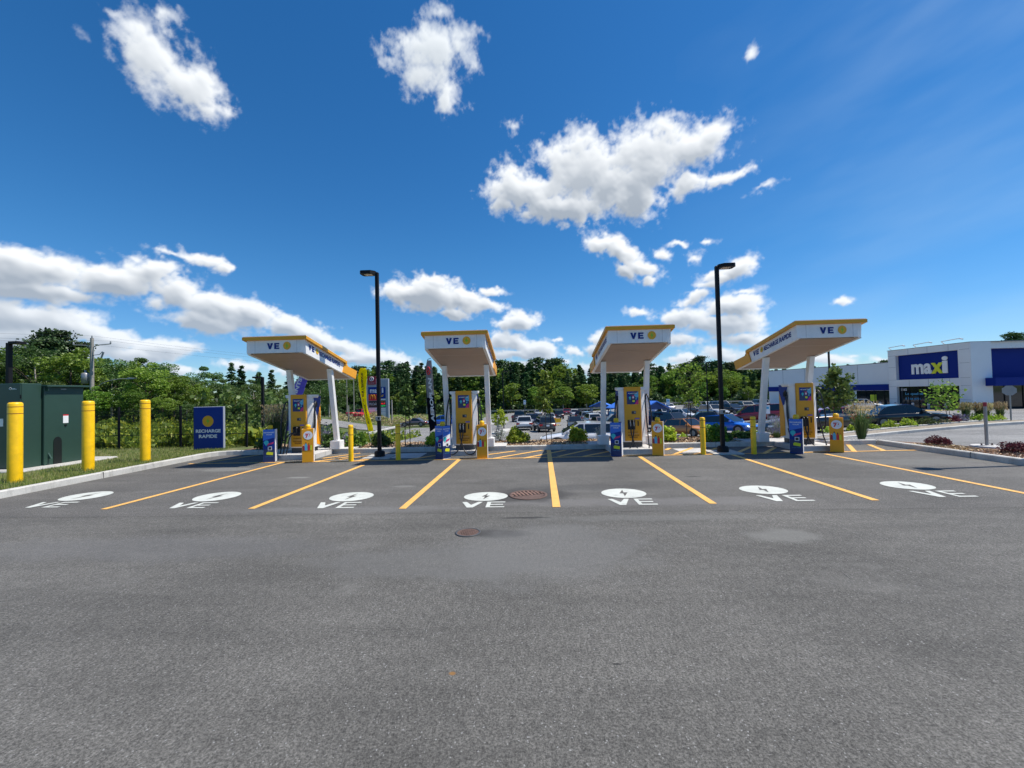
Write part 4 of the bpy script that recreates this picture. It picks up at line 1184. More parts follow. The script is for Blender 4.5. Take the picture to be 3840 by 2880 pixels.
c = G(*Z2(2140, 1425)); lamp_post(c.x, c.y, .035, 5.80, -1, 'tall black lamp post between the two left canopies, head turned left', plate=True)
c = G(*Z4(1690, 1378)); lamp_post(c.x, c.y, .035, 5.56, 1, 'tall black lamp post between the two right canopies, head turned right', plate=True)
def far_lamp(px_, py_, D, arm, label, r=.06):
    x, y = XD(px_, D); top = CAM_H + (py_ * 0 + 0)
    d = ray(px_, py_); k = y / d.y; top = CAM_H + d.z * k
    lamp_post(x, y, hz(x, y), top, arm, label, r=r, head=(.6, .36))
far_lamp(34, 1286, 17.5, 1, 'black lamp post behind the green transformer', .075)
far_lamp(985, 1414, 26, -1, 'short-looking black lamp post behind the leftmost blue sleeve', .07)
far_lamp(1886, 1392, 50, 1, 'distant black lamp post right of the second canopy')
far_lamp(2651, 1358, 48, 1, 'distant black lamp post left of the right tall lamp post, before the woods')
far_lamp(3112, 1300, 36, -1, 'black lamp post rising behind the rightmost canopy toward the store')
# the out-of-frame post whose shadow crosses the right bay
lamp_post(12.95, 10.08, .0, 7.2, -1, 'black lamp post on the right planting bed beside the kerb')

# ================================================================ flags
def flag(name, outline, y, t_, mat, label, thick=.012, split=None, bulge=.015):
    """outline: list of (left px, right px, y px) rows of the photo, laid on a gently rippled cloth at depth y"""
    rows = []
    for (xl, xr, py_) in outline:
        a, b = PY(xl, py_, y), PY(xr, py_, y); rows.append((a, b))
    rows = [rows[0]] + rows
    R2 = []
    n = len(outline)
    A = catmull([a for a, b in rows[1:]], 4); B = catmull([b for a, b in rows[1:]], 4)
    base = t_.location; K = 7; vs = []; front = []
    for i, (a, b) in enumerate(zip(A, B)):
        for k in range(K):
            p = a.lerp(b, k / (K - 1))
            rip = bulge * sin(k / (K - 1) * pi) +   .010 * sin(i * .9 + k * 1.1)
            front.append(Vector((p.x, p.y - rip, p.z)) - base)
    back = [p + Vector((0, thick, 0)) for p in front]
    N = len(A); vs = front + back; m = len(front); F1 = []; F2 = []
    for i in range(N - 1):
        for k in range(K - 1):
            q = (i * K + k, i * K + k + 1, (i + 1) * K + k + 1, (i + 1) * K + k)
            zc = sum((front[j] + base).z for j in q) / 4
            xc = k / (K - 1)
            mt = mat if split is None or zc > split[0] + (xc - .5) * split[2] else split[1]
            F1.append((q, mt)); F2.append((tuple(m + j for j in reversed(q)), mt))
    mb = MB()
    for q, mt in F1 + F2: mb.raw([vs[j] for j in q], [(0, 1, 2, 3)], mt, True)
    ed = [i * K for i in range(N)] + [(N - 1) * K + k for k in range(1, K)] + [i * K + K - 1 for i in range(N - 2, -1, -1)] + list(range(K - 2, 0, -1))
    for a, b in zip(ed, ed[1:] + ed[:1]): mb.face([vs[a], vs[b], vs[m + b], vs[m + a]], mat)
    mb.build(name, t_)
    return A, B
def flag_text(mb, s, pa, pb, y, base, h, mat, **kw):
    a, b = PY(*pa, y) - base, PY(*pb, y) - base      # text runs from a (start) to b (end)
    a.y -= .085; b.y -= .085
    ux = (b - a).normalized(); uy = Vector((0, -1, 0)).cross(ux)
    uy = ux.cross(Vector((0, 1, 0))) if uy.dot(Vector((-1, 0, 0))) < 0 else uy
    put_text(mb, s, (a + b) / 2, ux, -uy if ux.cross(uy).y > 0 else uy, h, mat, (b - a).length, lift=.004, **kw)
# yellow flag
c = G(*Z2(2060, 1315), .12); t = empty('feather_flag', (c.x, c.y, .1), 0, 'bright yellow feather flag with slanted black lettering beside the left lamp post', 'flag')
flag('cloth', [ZA(a, y) [0:1] + (ZA(b, y)[0], ZA(a, y)[1]) for a, b, y in ((375, 470, 105), (345, 487, 150), (328, 492, 230), (325, 490, 330), (345, 482, 500), (385, 485, 700), (425, 512, 900), (465, 560, 1080), (500, 604, 1230), (525, 622, 1330))], c.y, t, pane_y, '')
mb = MB(); flag_text(mb, "ÉCONOMISEZ", ZA(566, 1180), ZA(480, 800), c.y, t.location, .07, blackm, bold=.03, shear=.2)
flag_text(mb, "7¢", ZA(470, 760), ZA(464, 700), c.y, t.location, .065, printk, bold=.03, shear=.2)
flag_text(mb, "SUR L'ESSENCE!", ZA(458, 665), ZA(434, 195), c.y, t.location, .075, blackm, bold=.04, shear=.2); mb.build('lettering', t)
mb = MB(); pts = [PY(*ZA(a, b), c.y + .02) - t.location for a, b in ((600, 1625), (540, 1400), (500, 1230), (440, 950), (385, 700), (345, 500), (326, 330), (335, 210), (380, 120), (420, 104))]
mb.tube(catmull(pts, 3), .011, steel, 6); mb.build('pole', t)
mb = MB(); mb.lathe([(.12, 0), (.12, .02), (.02, .04)], blackm, n=16); mb.build('base', t)
# black and grey flag
c2 = PY(*Z3(728, 1255), 14.9); c2.z = .11
t = empty('feather_flag', (c2.x, c2.y, .1), 0, 'grey over black feather flag with white vertical lettering left of the second charger', 'flag')
rows = [(1665, 1752, -45), (1650, 1760, 60), (1645, 1768, 180), (1645, 1780, 320), (1652, 1790, 500), (1665, 1808, 680), (1675, 1822, 850), (1685, 1840, 1020), (1700, 1850, 1180), (1716, 1850, 1245), (1722, 1740, 1335)]
flag('cloth', [(ZA(a, y)[0], ZA(b, y)[0], ZA(a, y)[1]) for a, b, y in rows], c2.y, t, flag_g, '', split=(PY(*ZA(1700, 665), c2.y).z, flag_k, .12))
mb = MB(); flag_text(mb, 'AEROPLAN', ZA(1832, 1150), ZA(1760, 290), c2.y, t.location, .13, printw, bold=.045, shear=.12); mb.build('lettering', t)
mb = MB(); e = PY(*ZA(1704, 160), c2.y) - t.location; e.y -= .09
ringp = [e + Vector((.055 * cos(a), 0, .135 * sin(a))) for a in np.linspace(.3, 2 * pi - .2, 20)]
mb.tube(catmull(ringp, 2), .02, redm, 6); mb.tube([e + Vector((-.03, 0, -.05)), e + Vector((.0, 0, .0)), e + Vector((.03, 0, .06))], .022, redm, 6); mb.build('emblem', t)
mb = MB(); pts = [PY(*ZA(a, b), c2.y + .02) - t.location for a, b in ((1740, 1560), (1728, 1400), (1718, 1245), (1690, 1020), (1660, 680), (1646, 320), (1646, 180), (1652, 60), (1680, -60), (1740, -80))]
mb.tube(catmull(pts, 3), .011, blackm, 6); mb.build('pole', t)
mb = MB(); mb.lathe([(.12, 0), (.12, .02), (.02, .04)], blackm, n=16); mb.build('base', t)
# purple flag, mostly behind the left charger
c3 = PY(*Z2(1200, 1330), 15.2); t = empty('feather_flag', (c3.x, c3.y, .1), 0, 'purple feather flag with white letters leaning out behind the leftmost charger', 'flag')
flag('cloth', [(Z2(a, y)[0], Z2(b, y)[0], Z2(a, y)[1]) for a, b, y in ((1330, 1392, 590), (1290, 1388, 620), (1255, 1370, 680), (1232, 1352, 740), (1215, 1330, 800), (1195, 1300, 900), (1180, 1270, 1020), (1165, 1240, 1150))], c3.y, t, flag_p, '')
mb = MB(); flag_text(mb, 'POINTS', Z2(1265, 860), Z2(1352, 610), c3.y, t.location, .15, printw, bold=.04); mb.build('lettering', t)
mb = MB(); pts = [PY(*Z2(a, b), c3.y + .02) - t.location for a, b in ((1150, 1330), (1165, 1150), (1195, 900), (1215, 800), (1255, 680), (1290, 615), (1345, 588))]
mb.tube(catmull(pts, 3), .011, steel, 6); mb.build('pole', t)

# ================================================================ plants
def shrub(q, z, w_, h_, mat, label, cat='shrub', n=900, leaf=(.05, .11), D=None, group=None, style='round', name='shrub'):
    if D: x, y = XD(q[0], D); z = hz(x, y)
    else: p_ = G(*q, z); x, y = p_.x, p_.y
    t = empty(name, (x, y, z), 0, label, cat, group)
    r = w_ / 2
    def f(n):
        u = rs.normal(size=(n, 3)); u /= np.linalg.norm(u, axis=1)[:, None]
        u[:, 2] = np.abs(u[:, 2]); rad = (.35 + .65 * rs.rand(n) ** .45)
        lob = 1 + .18 * np.sin(u[:, 0] * 5 + q[0]) + .14 * np.sin(u[:, 1] * 7 + u[:, 2] * 6)
        rad *= lob
        return np.stack([u[:, 0] * r * rad, u[:, 1] * r * rad, .06 + u[:, 2] * (h_ - .08) * rad], 1)
    if style == 'round':
        cards(n, f, leaf, mat, 'foliage', t)
        mb = MB()
        for k in range(9):
            a = rs.rand() * 6.28; mb.tube([(0.02 * cos(a), .02 * sin(a), 0), (r * .3 * cos(a), r * .3 * sin(a), h_ * .4), (r * .6 * cos(a), r * .6 * sin(a), h_ * .8)], [.012, .008, .003], stemm, 4)
        mb.build('stems', t)
    else:                                   # upright grass fan
        def g2(n):
            a = rs.rand(n) * 6.28; rr = r * .35 * np.sqrt(rs.rand(n))
            return np.stack([rr * np.cos(a), rr * np.sin(a), np.zeros(n)], 1)
        mb = MB(); mt, mp = mat if isinstance(mat, tuple) else (mat, mat)
        k = n
        for i in range(k):
            a = rs.rand() * 6.28; sp = r * (rs.rand() ** .7); hh = h_ * (.55 + .45 * rs.rand())
            b0 = Vector((cos(a) * sp * .2, sin(a) * sp * .2, 0)); b1 = Vector((cos(a) * sp * .65, sin(a) * sp * .65, hh * .7)); b2 = Vector((cos(a) * sp * 1.15, sin(a) * sp * 1.15, hh * (.95 if rs.rand() < .7 else .6)))
            s_ = Vector((-sin(a), cos(a), 0)) * (.006 if y < 18 else .02)
            mb.face([b0 - s_, b0 + s_, b1 + s_ * .8, b1 - s_ * .8], mt); mb.face([b1 - s_ * .8, b1 + s_ * .8, b2], mt)
        mb.build('blades', t)
        if mp is not mt:
            def g3(n):
                a = rs.rand(n) * 6.28; sp = r * rs.rand(n) ** .6
                return np.stack([np.cos(a) * sp, np.sin(a) * sp, h_ * (.62 + .40 * rs.rand(n))], 1)
            cards(int(k * 1.6), g3, (.014, .034) if y < 18 else (.04, .1), mp, 'plumes', t, up=.8, aspect=2.9)
    return t
GB = 'low shrubs planted in the beds'
shrub(Z3(1625, 1270), .12, .80, .52, l_lime, 'yellow-green shrub right of the second canopy, beside the thin sapling', n=1500, group=GB)
shrub(ZA(770, 1625), .12, .68, .48, l_darkl, 'dark green shrub behind the left tall lamp post', n=1200, group=GB)
shrub(ZA(1770, 1610), .12, .42, .46, l_lime, 'small yellow-green shrub at the foot of the grey and black flag', n=900, group=GB)
shrub(Z4(180, 1262), .12, .62, .52, l_lime, 'yellow-green shrub in front of the white car, left of the third canopy', n=1400, group=GB)
shrub(Z4(420, 1265), .12, .6, .62, (l_silver, l_silver), 'silvery twiggy shrub at the left column of the third canopy', n=200, group=GB, style='grass')
shrub(Z4(1120, 1262), .12, .50, .55, l_lime, 'yellow-green shrub half hidden by the third orange sleeve', n=900, group=GB)
shrub(Z4(1590, 1262), .12, .80, .62, l_bright, 'bright green shrub between the slim bollard and the right lamp post', n=1500, group=GB)
shrub(Z4(1730, 1255), .12, .30, .25, l_gbush, 'small grassy tuft right of the right lamp post', n=400, group=GB)
shrub(Z4(1900, 1230), .12, .75, .26, l_darkl, 'low spreading green plant left of the last canopy foot', n=700, group=GB)
shrub(Z5(545, 1262), .12, .65, .36, (l_gbush, l_lav), 'grey-purple fluffy plant behind the last canopy foot', n=240, group=GB, style='grass')
shrub(Z5(545, 1200), .12, .55, .62, (l_silver, l_lav), 'pale feathery plant left of the rightmost charger', n=150, group=GB, style='grass')
shrub(Z5(1355, 1268), .12, 1.0, 1.25, (l_gbush, l_straw), 'tall ornamental grass clump with straw plumes right of the rightmost sleeve', 'ornamental grass', n=300, style='grass', name='ornamental_grass')
shrub(Z6(775, 1298), .12, .62, .26, l_purple, 'dark purple barberry shrub on the right bed, left of the pole', n=1300, leaf=(.02, .05), group='purple barberry shrubs')
shrub(Z6(1600, 1385), .12, .62, .30, l_purple, 'dark purple barberry shrub cut by the right edge of the picture', n=1300, leaf=(.02, .05), group='purple barberry shrubs')
# behind the left chargers
shrub(Z2(1080, 1340), .12, 1.0, 1.55, (l_gbush, l_straw), 'tall dark grass clump behind the leftmost blue sleeve', 'ornamental grass', n=800, style='grass', name='ornamental_grass')
shrub(Z2(1000, 1340), .12, .8, .6, l_darkl, 'dark leafy shrub left of the leftmost charger', n=900, group=GB)
shrub(Z2(1580, 1318), .12, .75, .75, l_lav, 'lavender bush between the leftmost charger and its right column', n=1200, leaf=(.02, .06), group=GB)
shrub(Z2(1660, 1322), .12, .7, .62, l_darkl, 'olive green shrub at the right column of the leftmost canopy', n=900, group=GB)
shrub(Z2(1800, 1310), .12, .5, .5, l_lav, 'lavender tuft behind the leftmost slim bollard', n=600, leaf=(.02, .06), group=GB)
shrub(Z2(1900, 1312), .12, .7, .5, l_decid, 'leafy green shrub right of the leftmost slim bollard', n=800, group=GB)
shrub(Z3(1450, 1255), .12, .5, .62, l_silver, 'grey-green bush at the right column of the second canopy', n=600, leaf=(.02, .06), group=GB)
shrub(Z3(1250, 1250), .12, .4, .7, l_decid, 'green bush behind the sunlit orange sleeve', n=500, group=GB)
# islands in the lot
isl = densify([(12.2, 22.0), (16.5, 23.8), (21.5, 25.3), (28, 26.3), (36, 27.2), (52, 28)], 2)
kerb('kerb', isl, .2, .16, '', z0=-.1, zf=lambda x, y: hz(x, y) + .03)
isl2 = densify([(52, 30.2), (36, 29.6), (28, 28.9), (21.0, 27.8), (16, 25.6), (12.6, 23.2), (12.2, 22.0)], 2)
kerb('kerb', isl2, .2, .16, '', z0=-.1, zf=lambda x, y: hz(x, y) + .03)
mb = MB(); A_ = densify([(12.5, 22.2), (16.5, 24.0), (21.5, 25.5), (28, 26.5), (36, 27.4), (52, 28.2)], 2); m_ = len(A_)
B2 = [(a[0], a[1] + 1.9 * min(1, i / 3)) for i, a in enumerate(A_)]
for i in range(m_ - 1): mb.face([(p[0], p[1], hz(*p) + .15) for p in (A_[i], A_[i + 1], B2[i + 1], B2[i])], islm)
mb.build('planting_bed', kind='structure')
IB = 'plants on the kerbed island in front of the store'
def isl_plant(px_, D, w_, h_, mat, label, cat='shrub', n=380, leaf=(.06, .14), style='round', name='shrub'):
    if style == 'round': w_, h_, n = w_ * .74, h_ * .62, int(n * .8)
    t = shrub((px_, 0), 0, w_, h_, mat, label, cat, n=n, leaf=leaf, D=D, group=IB, style=style, name=name)
    t.location.z += .14
isl_plant(2559, 21.8, .95, .72, l_lime, 'round lime shrub in front of the orange car')
isl_plant(2758, 25.0, 1.2, .75, l_lime, 'round lime shrub in front of the blue hatchback')
isl_plant(2833, 25.2, .6, .8, l_lime, 'lime shrub peeking behind the last slim bollard')
isl_plant(3107, 26.8, 1.3, .7, l_lime, 'lime shrub in front of the red car, behind the young tree')
isl_plant(3187, 27, .8, .6, l_lime, 'lime shrub left of the tall straw grass')
isl_plant(3265, 27.2, .9, .6, l_lime, 'lime shrub at the tail of the black sedan')
isl_plant(3331, 27.4, 1.25, .72, l_lime, 'lime shrub in front of the black sedan, nearer its middle')
isl_plant(3401, 27.5, 1.3, .8, l_lime, 'lime shrub in front of the black sedan front door')
isl_plant(3468, 27.6, 1.6, .8, l_gbush, 'grey-green plant in front of the black sedan bonnet')
isl_plant(3536, 27.8, .9, .45, l_straw, 'dry tuft at the foot of the lime young tree')
isl_plant(3562, 27.9, 1.0, .75, l_purple, 'purple shrub right of the lime young tree')
isl_plant(3592, 28.0, 1.2, .9, l_lav, 'lavender clump between the purple shrub and the first straw grass')
for k, (px_, h_) in enumerate(((3617, 1.2), (3667, 1.15), (3690, 1.1), (3745, 1.15))):
    isl_plant(px_, 28.2, .75, h_, (l_gbush, l_straw), ['upright straw grass clump right of the lavender', 'upright straw grass clump above the lime mound', 'upright straw grass clump behind the grey pole', 'upright straw grass clump left of the stop sign'][k], 'ornamental grass', n=160, style='grass', name='ornamental_grass')
isl_plant(3673, 27.9, 1.9, .75, l_lime, 'wide lime mound below the straw grass clumps', n=600)
isl_plant(3728, 28.0, 1.3, .65, l_lime, 'lime mound left of the stop sign foot')

def young_tree(q, D, top_px, crown, mat, label, n, leaf, trunk_r=.022, base=None, lean=0.0, stake=True, z=.12, cat='young tree', thin=False):
    x, y = (G(*q, z).x, G(*q, z).y) if not D else XD(q[0], D)
    if D: z = hz(x, y) + .14
    t = empty('young_tree', (x, y, z), 0, label, cat, 'young trees in the planting beds')
    xl, xr, yt, yb = crown
    a, b = PY(xl, (yt + yb) / 2, y), PY(xr, (yt + yb) / 2, y); tp, bt = PY((xl + xr) / 2, yt, y).z - z, PY((xl + xr) / 2, yb, y).z - z
    cx_ = (a.x + b.x) / 2 - x; R_ = abs(b.x - a.x) / 2
    mb = MB(); mid = Vector((cx_ * .5 + .02, 0, (tp + bt) / 2))
    mb.tube(catmull([(0, 0, -.05), (lean * .5, 0, bt * .6), (cx_ * .7, 0, bt + (tp - bt) * .35), (cx_, .0, tp * .96)], 4), [trunk_r * (1 - .9 * i / 12) for i in range(13)], stemm, 6); mb.build('trunk', t)
    nb = 14 if not thin else 22; br = []
    mb = MB()
    for k in range(nb):
        u = (k + .5) / nb; zz = bt + (tp - bt) * (u * .85 + .05); a_ = k * 2.4 + rs.rand(); 
        wdt = R_ * (1.15 * sin(pi * min(1, .18 + u * .8)) ** .7 if not thin else (.5 + .6 * rs.rand()))
        e = Vector((cx_ * (.5 + .5 * u) + cos(a_) * wdt, sin(a_) * wdt, zz + .22 * (tp - bt) * .4 + (.1 if thin else 0)))
        s0 = Vector((cx_ * (.5 + .5 * u), 0, zz)); mb.tube([s0, s0.lerp(e, .5) + Vector((0, 0, .03)), e], [.009, .006, .003], stemm, 4)
        br.append((s0, e))
    mb.build('branches', t)
    S0 = np.array([b_[0] for b_ in br]); E0 = np.array([b_[1] for b_ in br])
    def f(n):
        k = rs.randint(0, nb, n); u = (.25 + .8 * rs.rand(n))[:, None]
        return S0[k] * (1 - u) + E0[k] * u + rs.normal(size=(n, 3)) * R_ * (.17 if not thin else .10)
    cards(n, f, leaf, mat, 'crown', t)
    if stake:
        sx_ = .17; mb = MB(); mb.tube([(sx_, .02, -.05), (sx_ - .02, .02, 1.15 * bt + .15)], .014, blackm, 6); mb.tube([(sx_ - .02, .02, bt * .9), (0.02, 0, bt * .9)], .006, blackm, 5); mb.build('stake', t)
    return t
young_tree(ZA(1245, 1625), None, 0, (ZA(1120, 0)[0], ZA(1400, 0)[0], ZA(0, 440)[1], ZA(0, 1090)[1]), l_darkl, 'dark leafy young tree with stake behind the shaded slim bollard', 900, (.07, .13))
young_tree(Z3(1938, 1258), None, 0, (Z3(1815, 0)[0], Z3(2010, 0)[0], Z3(0, 510)[1], Z3(0, 1010)[1]), l_bright, 'young tree with thin stake between the second and third canopies', 800, (.07, .13), lean=-.05)
young_tree(Z4(1320, 1240), None, 0, (Z4(1200, 0)[0], Z4(1520, 0)[0], Z4(0, 450)[1], Z4(0, 950)[1]), l_bright, 'sparse bright-leaved young tree in front of the orange car', 520, (.07, .13), thin=True)
young_tree(Z5(1085, 1268), None, 0, (Z5(960, 0)[0], Z5(1250, 0)[0], Z5(0, 595)[1], Z5(0, 1010)[1]), l_darkl, 'dense dark round-leaved young tree right of the rightmost charger', 1100, (.08, .14), stake=False)
young_tree((Z6(850, 0)[0], 0), 28.0, 0, (Z6(650, 0)[0], Z6(990, 0)[0], Z6(0, 655)[1], Z6(0, 975)[1]), l_bright, 'small lime young tree on the island before the store window', 430, (.10, .2), trunk_r=.03, thin=True)
young_tree(Z3(1440, 1250), None, 0, (Z3(1385, 0)[0], Z3(1525, 0)[0], Z3(0, 930)[1], Z3(0, 1100)[1]), l_lime, 'yellow-green sapling right of the second canopy column', 340, (.06, .11), stake=False, trunk_r=.012)
young_tree(Z3(1250, 1250), None, 0, (Z3(1225, 0)[0], Z3(1275, 0)[0], Z3(0, 840)[1], Z3(0, 1080)[1]), l_bright, 'narrow green sapling beside the second charger hose', 200, (.05, .10), stake=False, trunk_r=.012)

# ---------------------------------------------------------------- forest
print('before forest')
def proto(kind, h, seed):
    global rs
    rs = np.random.RandomState(seed); R = rs
    t = empty('tree', (0, 0, -500))
    if kind == 'spruce':
        W = h * R.uniform(.15, .2)
        mb = MB(); mb.tube([(0, 0, -.5), (0, 0, h * .5), (0, 0, h * .97)], [.16, .09, .02], stemm, 6); mb.build('trunk', t)
        nb = int(h * 14); zb = R.rand(nb) ** .85; 
        za = h * (.06 + .93 * zb); La = W * (1 - zb) ** .8 * (.65 + .5 * R.rand(nb)) + .12; aa = R.rand(nb) * 6.283
        def f(n):
            k = R.randint(0, nb, n * 2); k = k[R.rand(n * 2) < (La[k] / La.max()) ** .5 + .12][:n]; n = len(k)
            u = R.rand(n) ** .7
            return np.stack([np.cos(aa[k]) * La[k] * u + R.normal(size=n) * .12, np.sin(aa[k]) * La[k] * u + R.normal(size=n) * .12, za[k] - La[k] * u * .28 + .1 * R.normal(size=n) * .8], 1)
        cards(5200, f, (.22, .5), l_spruce, 'crown', t, aspect=.6)
    elif kind == 'pine':
        mb = MB(); mb.tube([(0, 0, -.5), (.1, 0, h * .5), (0, 0, h * .95)], [.2, .13, .03], stemm, 6); mb.build('trunk', t)
        nb = 46; zb = .32 + .68 * R.rand(nb) ** .8; La = h * .24 * np.sqrt(np.clip(1.12 - zb, .05, 1)) * (.6 + .6 * R.rand(nb)); aa = R.rand(nb) * 6.283
        cc = np.stack([np.cos(aa) * La, np.sin(aa) * La, h * zb + La * .15], 1)
        def f(n):
            k = R.randint(0, nb, n); u = R.rand(n)[:, None] ** .5
            p_ = cc[k] * np.stack([u[:, 0], u[:, 0], np.ones(n)], 1)
            return p_ + R.normal(size=(n, 3)) * np.array((.5, .5, .22))
        cards(5200, f, (.2, .45), l_pine if seed % 2 else l_spruce, 'crown', t)
    else:
        mb = MB(); hb = h * .5
        mb.tube([(0, 0, -.5), (.1, .05, h * .3), (.0, 0, h * .75)], [.17, .12, .05], birch if seed % 3 == 0 else stemm, 7)
        lim = []
        for k in range(7):
            a = k * .9 + R.rand(); L_ = h * R.uniform(.18, .3); z0 = h * R.uniform(.25, .55)
            e = Vector((cos(a) * L_, sin(a) * L_, z0 + h * .25)); mb.tube([(0, 0, z0), e * .5 + Vector((0, 0, z0 * .55)), e], [.06, .04, .015], stemm, 5)
        mb.build('trunk', t)
        nb = int(34 + h * 1.5); v = R.normal(size=(nb, 3)); v /= np.linalg.norm(v, axis=1)[:, None]
        rad = .55 + .45 * R.rand(nb); cc = v * rad[:, None] * np.array((h * .26, h * .26, h * .36)) + np.array((0, 0, h * .62))
        sz = h * R.uniform(.045, .10, nb)
        def f(n):
            k = R.randint(0, nb, n); d = R.normal(size=(n, 3)); d /= np.linalg.norm(d, axis=1)[:, None]
            return cc[k] + d * sz[k][:, None] * (.55 + .45 * R.rand(n)[:, None]) * np.array((1.15, 1.15, .8))
        mt = {'decid': l_decid, 'bright': l_bright, 'darkd': l_darkl}[kind]
        near = h > 0 and seed >= 100
        cards(9000 if near else 4200, f, (.10, .24) if near else (.2, .42), mt, 'crown', t)
    KIDS[t.name] = [o for o in bpy.data.objects if o.parent == t]
    return t
PR = {'spruce': [proto('spruce', h, s_) for h, s_ in ((14, 1), (12, 2), (15, 3), (11, 4))],
      'pine': [proto('pine', h, s_) for h, s_ in ((14, 5), (13, 6), (15, 8))],
      'decid': [proto('decid', h, s_) for h, s_ in ((11, 11), (12, 12), (10, 13))],
      'bright': [proto('bright', h, s_) for h, s_ in ((9, 21), (8, 22), (10, 24))],
      'near': [proto('decid', 10, 101), proto('darkd', 11, 102), proto('bright', 9, 103)],
      'neard': [proto('darkd', 10, 105)]}
HP = {o.name: h for k, hs_ in (('spruce', (14, 12, 15, 11)), ('pine', (14, 13, 15)), ('decid', (11, 12, 10)), ('bright', (9, 8, 10)), ('near', (10, 11, 9)), ('neard', (10,))) for o, h in zip(PR[k], hs_)}
rnd = random.Random(11)
LBL = {'spruce': 'tall dark narrow spruce in the wooded rise behind the car park', 'pine': 'dark broad-topped pine in the wooded rise behind the car park',
       'decid': 'mid-green leafy tree in the wooded rise behind the car park', 'bright': 'light green bushy tree at the foot of the woods behind the car park',
       'near': 'leafy green tree in the thicket behind the mesh fence', 'neard': 'dark green tree in the thicket behind the mesh fence'}
NM = {'spruce': 'spruce_tree', 'pine': 'pine_tree', 'decid': 'leafy_tree', 'bright': 'leafy_tree', 'near': 'leafy_tree', 'neard': 'leafy_tree'}
# keep names fixed so that the height table still fits: remember by object id
SRC = {k: [(o, HP[o.name]) for o in v] for k, v in PR.items()}
def tree(kind, px_, D, top_py=None, height=None, label=None, sx=1.0, grp='trees of the wood behind the car park'):
    src, h0 = rnd.choice(SRC[kind]); x, y = XD(px_, D); z = hz(x, y)
    if top_py is not None:
        d = ray(px_, top_py); height = CAM_H + d.z * (y / d.y) - z
    kids = [c for c in KIDS_O[src]]
    if src in used:
        o = src.copy(); COL.objects.link(o)
        for c in kids:
            q_ = c.copy(); COL.objects.link(q_); q_.parent = o
    else: o = src
    used.add(src); o.name = NM[kind]
    s_ = height / h0
    o.location = (x, y, z - .15); o.scale = (s_ * sx, s_ * sx, s_); o.rotation_euler = (0, 0, rnd.random() * 6.28)
    o['label'] = label or LBL[kind]; o['category'] = 'tree'; o['group'] = grp
    return o
ZN = [(1270, 'behind the leftmost canopy'), (1410, 'behind the yellow flag'), (1500, 'behind the pylon sign'), (1590, 'left of the dark feather flag'), (1700, 'behind the second charger'), (1870, 'behind the second canopy'),
      (1990, 'right of the second canopy'), (2110, 'above the lane of parked cars'), (2230, 'left of the third canopy'), (2330, 'behind the third canopy'), (2430, 'behind the third charger'), (2530, 'right of the third canopy'), (2620, 'above the orange car'),
      (2720, 'beside the right lamp post'), (2830, 'above the blue car'), (9999, 'behind the rightmost canopy')]
ORD = ['', ', second from left', ', third from left', ', fourth from left', ', fifth from left', ', sixth from left', ', seventh from left', ', eighth from left']
def clip16(l_): return ' '.join(l_.split()[:16])
def relabel():
    d_ = {}
    for o, kind, px_, row in WOOD:
        zn = [b for a, b in ZN if px_ < a][0]
        l_ = {'spruce': 'dark narrow spruce ', 'pine': 'broad dark pine ', 'decid': 'mid-green leafy tree ', 'bright': 'light green bushy tree '}[kind] + ['on the skyline ', 'below the skyline ', 'midway down the wood ', 'at the foot of the wood '][row] + zn
        d_.setdefault(l_, []).append((px_, o))
    for l_, q in d_.items():
        for k, (px_, o) in enumerate(sorted(q, key=lambda e: e[0])): o['label'] = clip16((l_ + ORD[k]).replace('fourth from left', 'fourth').replace('fifth from left', 'fifth').replace('sixth from left', 'sixth').replace('seventh from left', 'seventh').replace('eighth from left', 'eighth'))
WOOD = []
KIDS_O = {o: KIDS[o.name] for v in PR.values() for o in v}
used = set()
# skyline heights (full photo px): x, top y
SKY = [(660, 1375), (740, 1378), (830, 1362), (900, 1375), (985, 1385), (1060, 1378), (1120, 1400), (1200, 1402), (1300, 1400), (1400, 1388), (1470, 1372), (1520, 1362), (1560, 1365), (1620, 1380), (1700, 1375), (1800, 1378),
       (1880, 1372), (1935, 1362), (2010, 1358), (2080, 1362), (2130, 1368), (2200, 1372), (2300, 1385), (2420, 1378), (2500, 1374), (2560, 1362), (2630, 1356), (2680, 1365), (2760, 1372), (2850, 1378), (2960, 1388), (3050, 1378), (3130, 1364), (3200, 1360), (3300, 1352), (3400, 1350)]
def sky_y(x): return interp(x, SKY)
for row, (D, n, dy, mixk) in enumerate(((134, 72, -4, ('spruce', 'spruce', 'spruce', 'pine', 'spruce')), (126, 66, 14, ('spruce', 'pine', 'spruce', 'spruce', 'decid')), (119, 60, 38, ('spruce', 'decid', 'spruce', 'spruce', 'spruce')), (113, 18, 82, ('bright', 'decid', 'bright')))):
    x0, x1 = 1150, 2960
    for k in range(n):
        px_ = x0 + (x1 - x0) * (k + .5) / n + rnd.uniform(-14, 14)
        kind = rnd.choice(mixk)
        if row < 2 and px_ > 2440: kind = rnd.choice(('decid', 'pine', 'spruce', 'decid'))
        if row == 3 and 1250 < px_ < 1480: continue
        o = tree(kind, px_, D + rnd.uniform(-3, 3), sky_y(px_) + dy + rnd.choice((-14, -8, -3, 2, 8, 16)) * (1 if row == 0 else 1.4), sx=rnd.uniform(1.2, 1.6) if kind == 'spruce' else rnd.uniform(1.15, 1.5)); WOOD.append((o, kind, px_, row))
relabel()
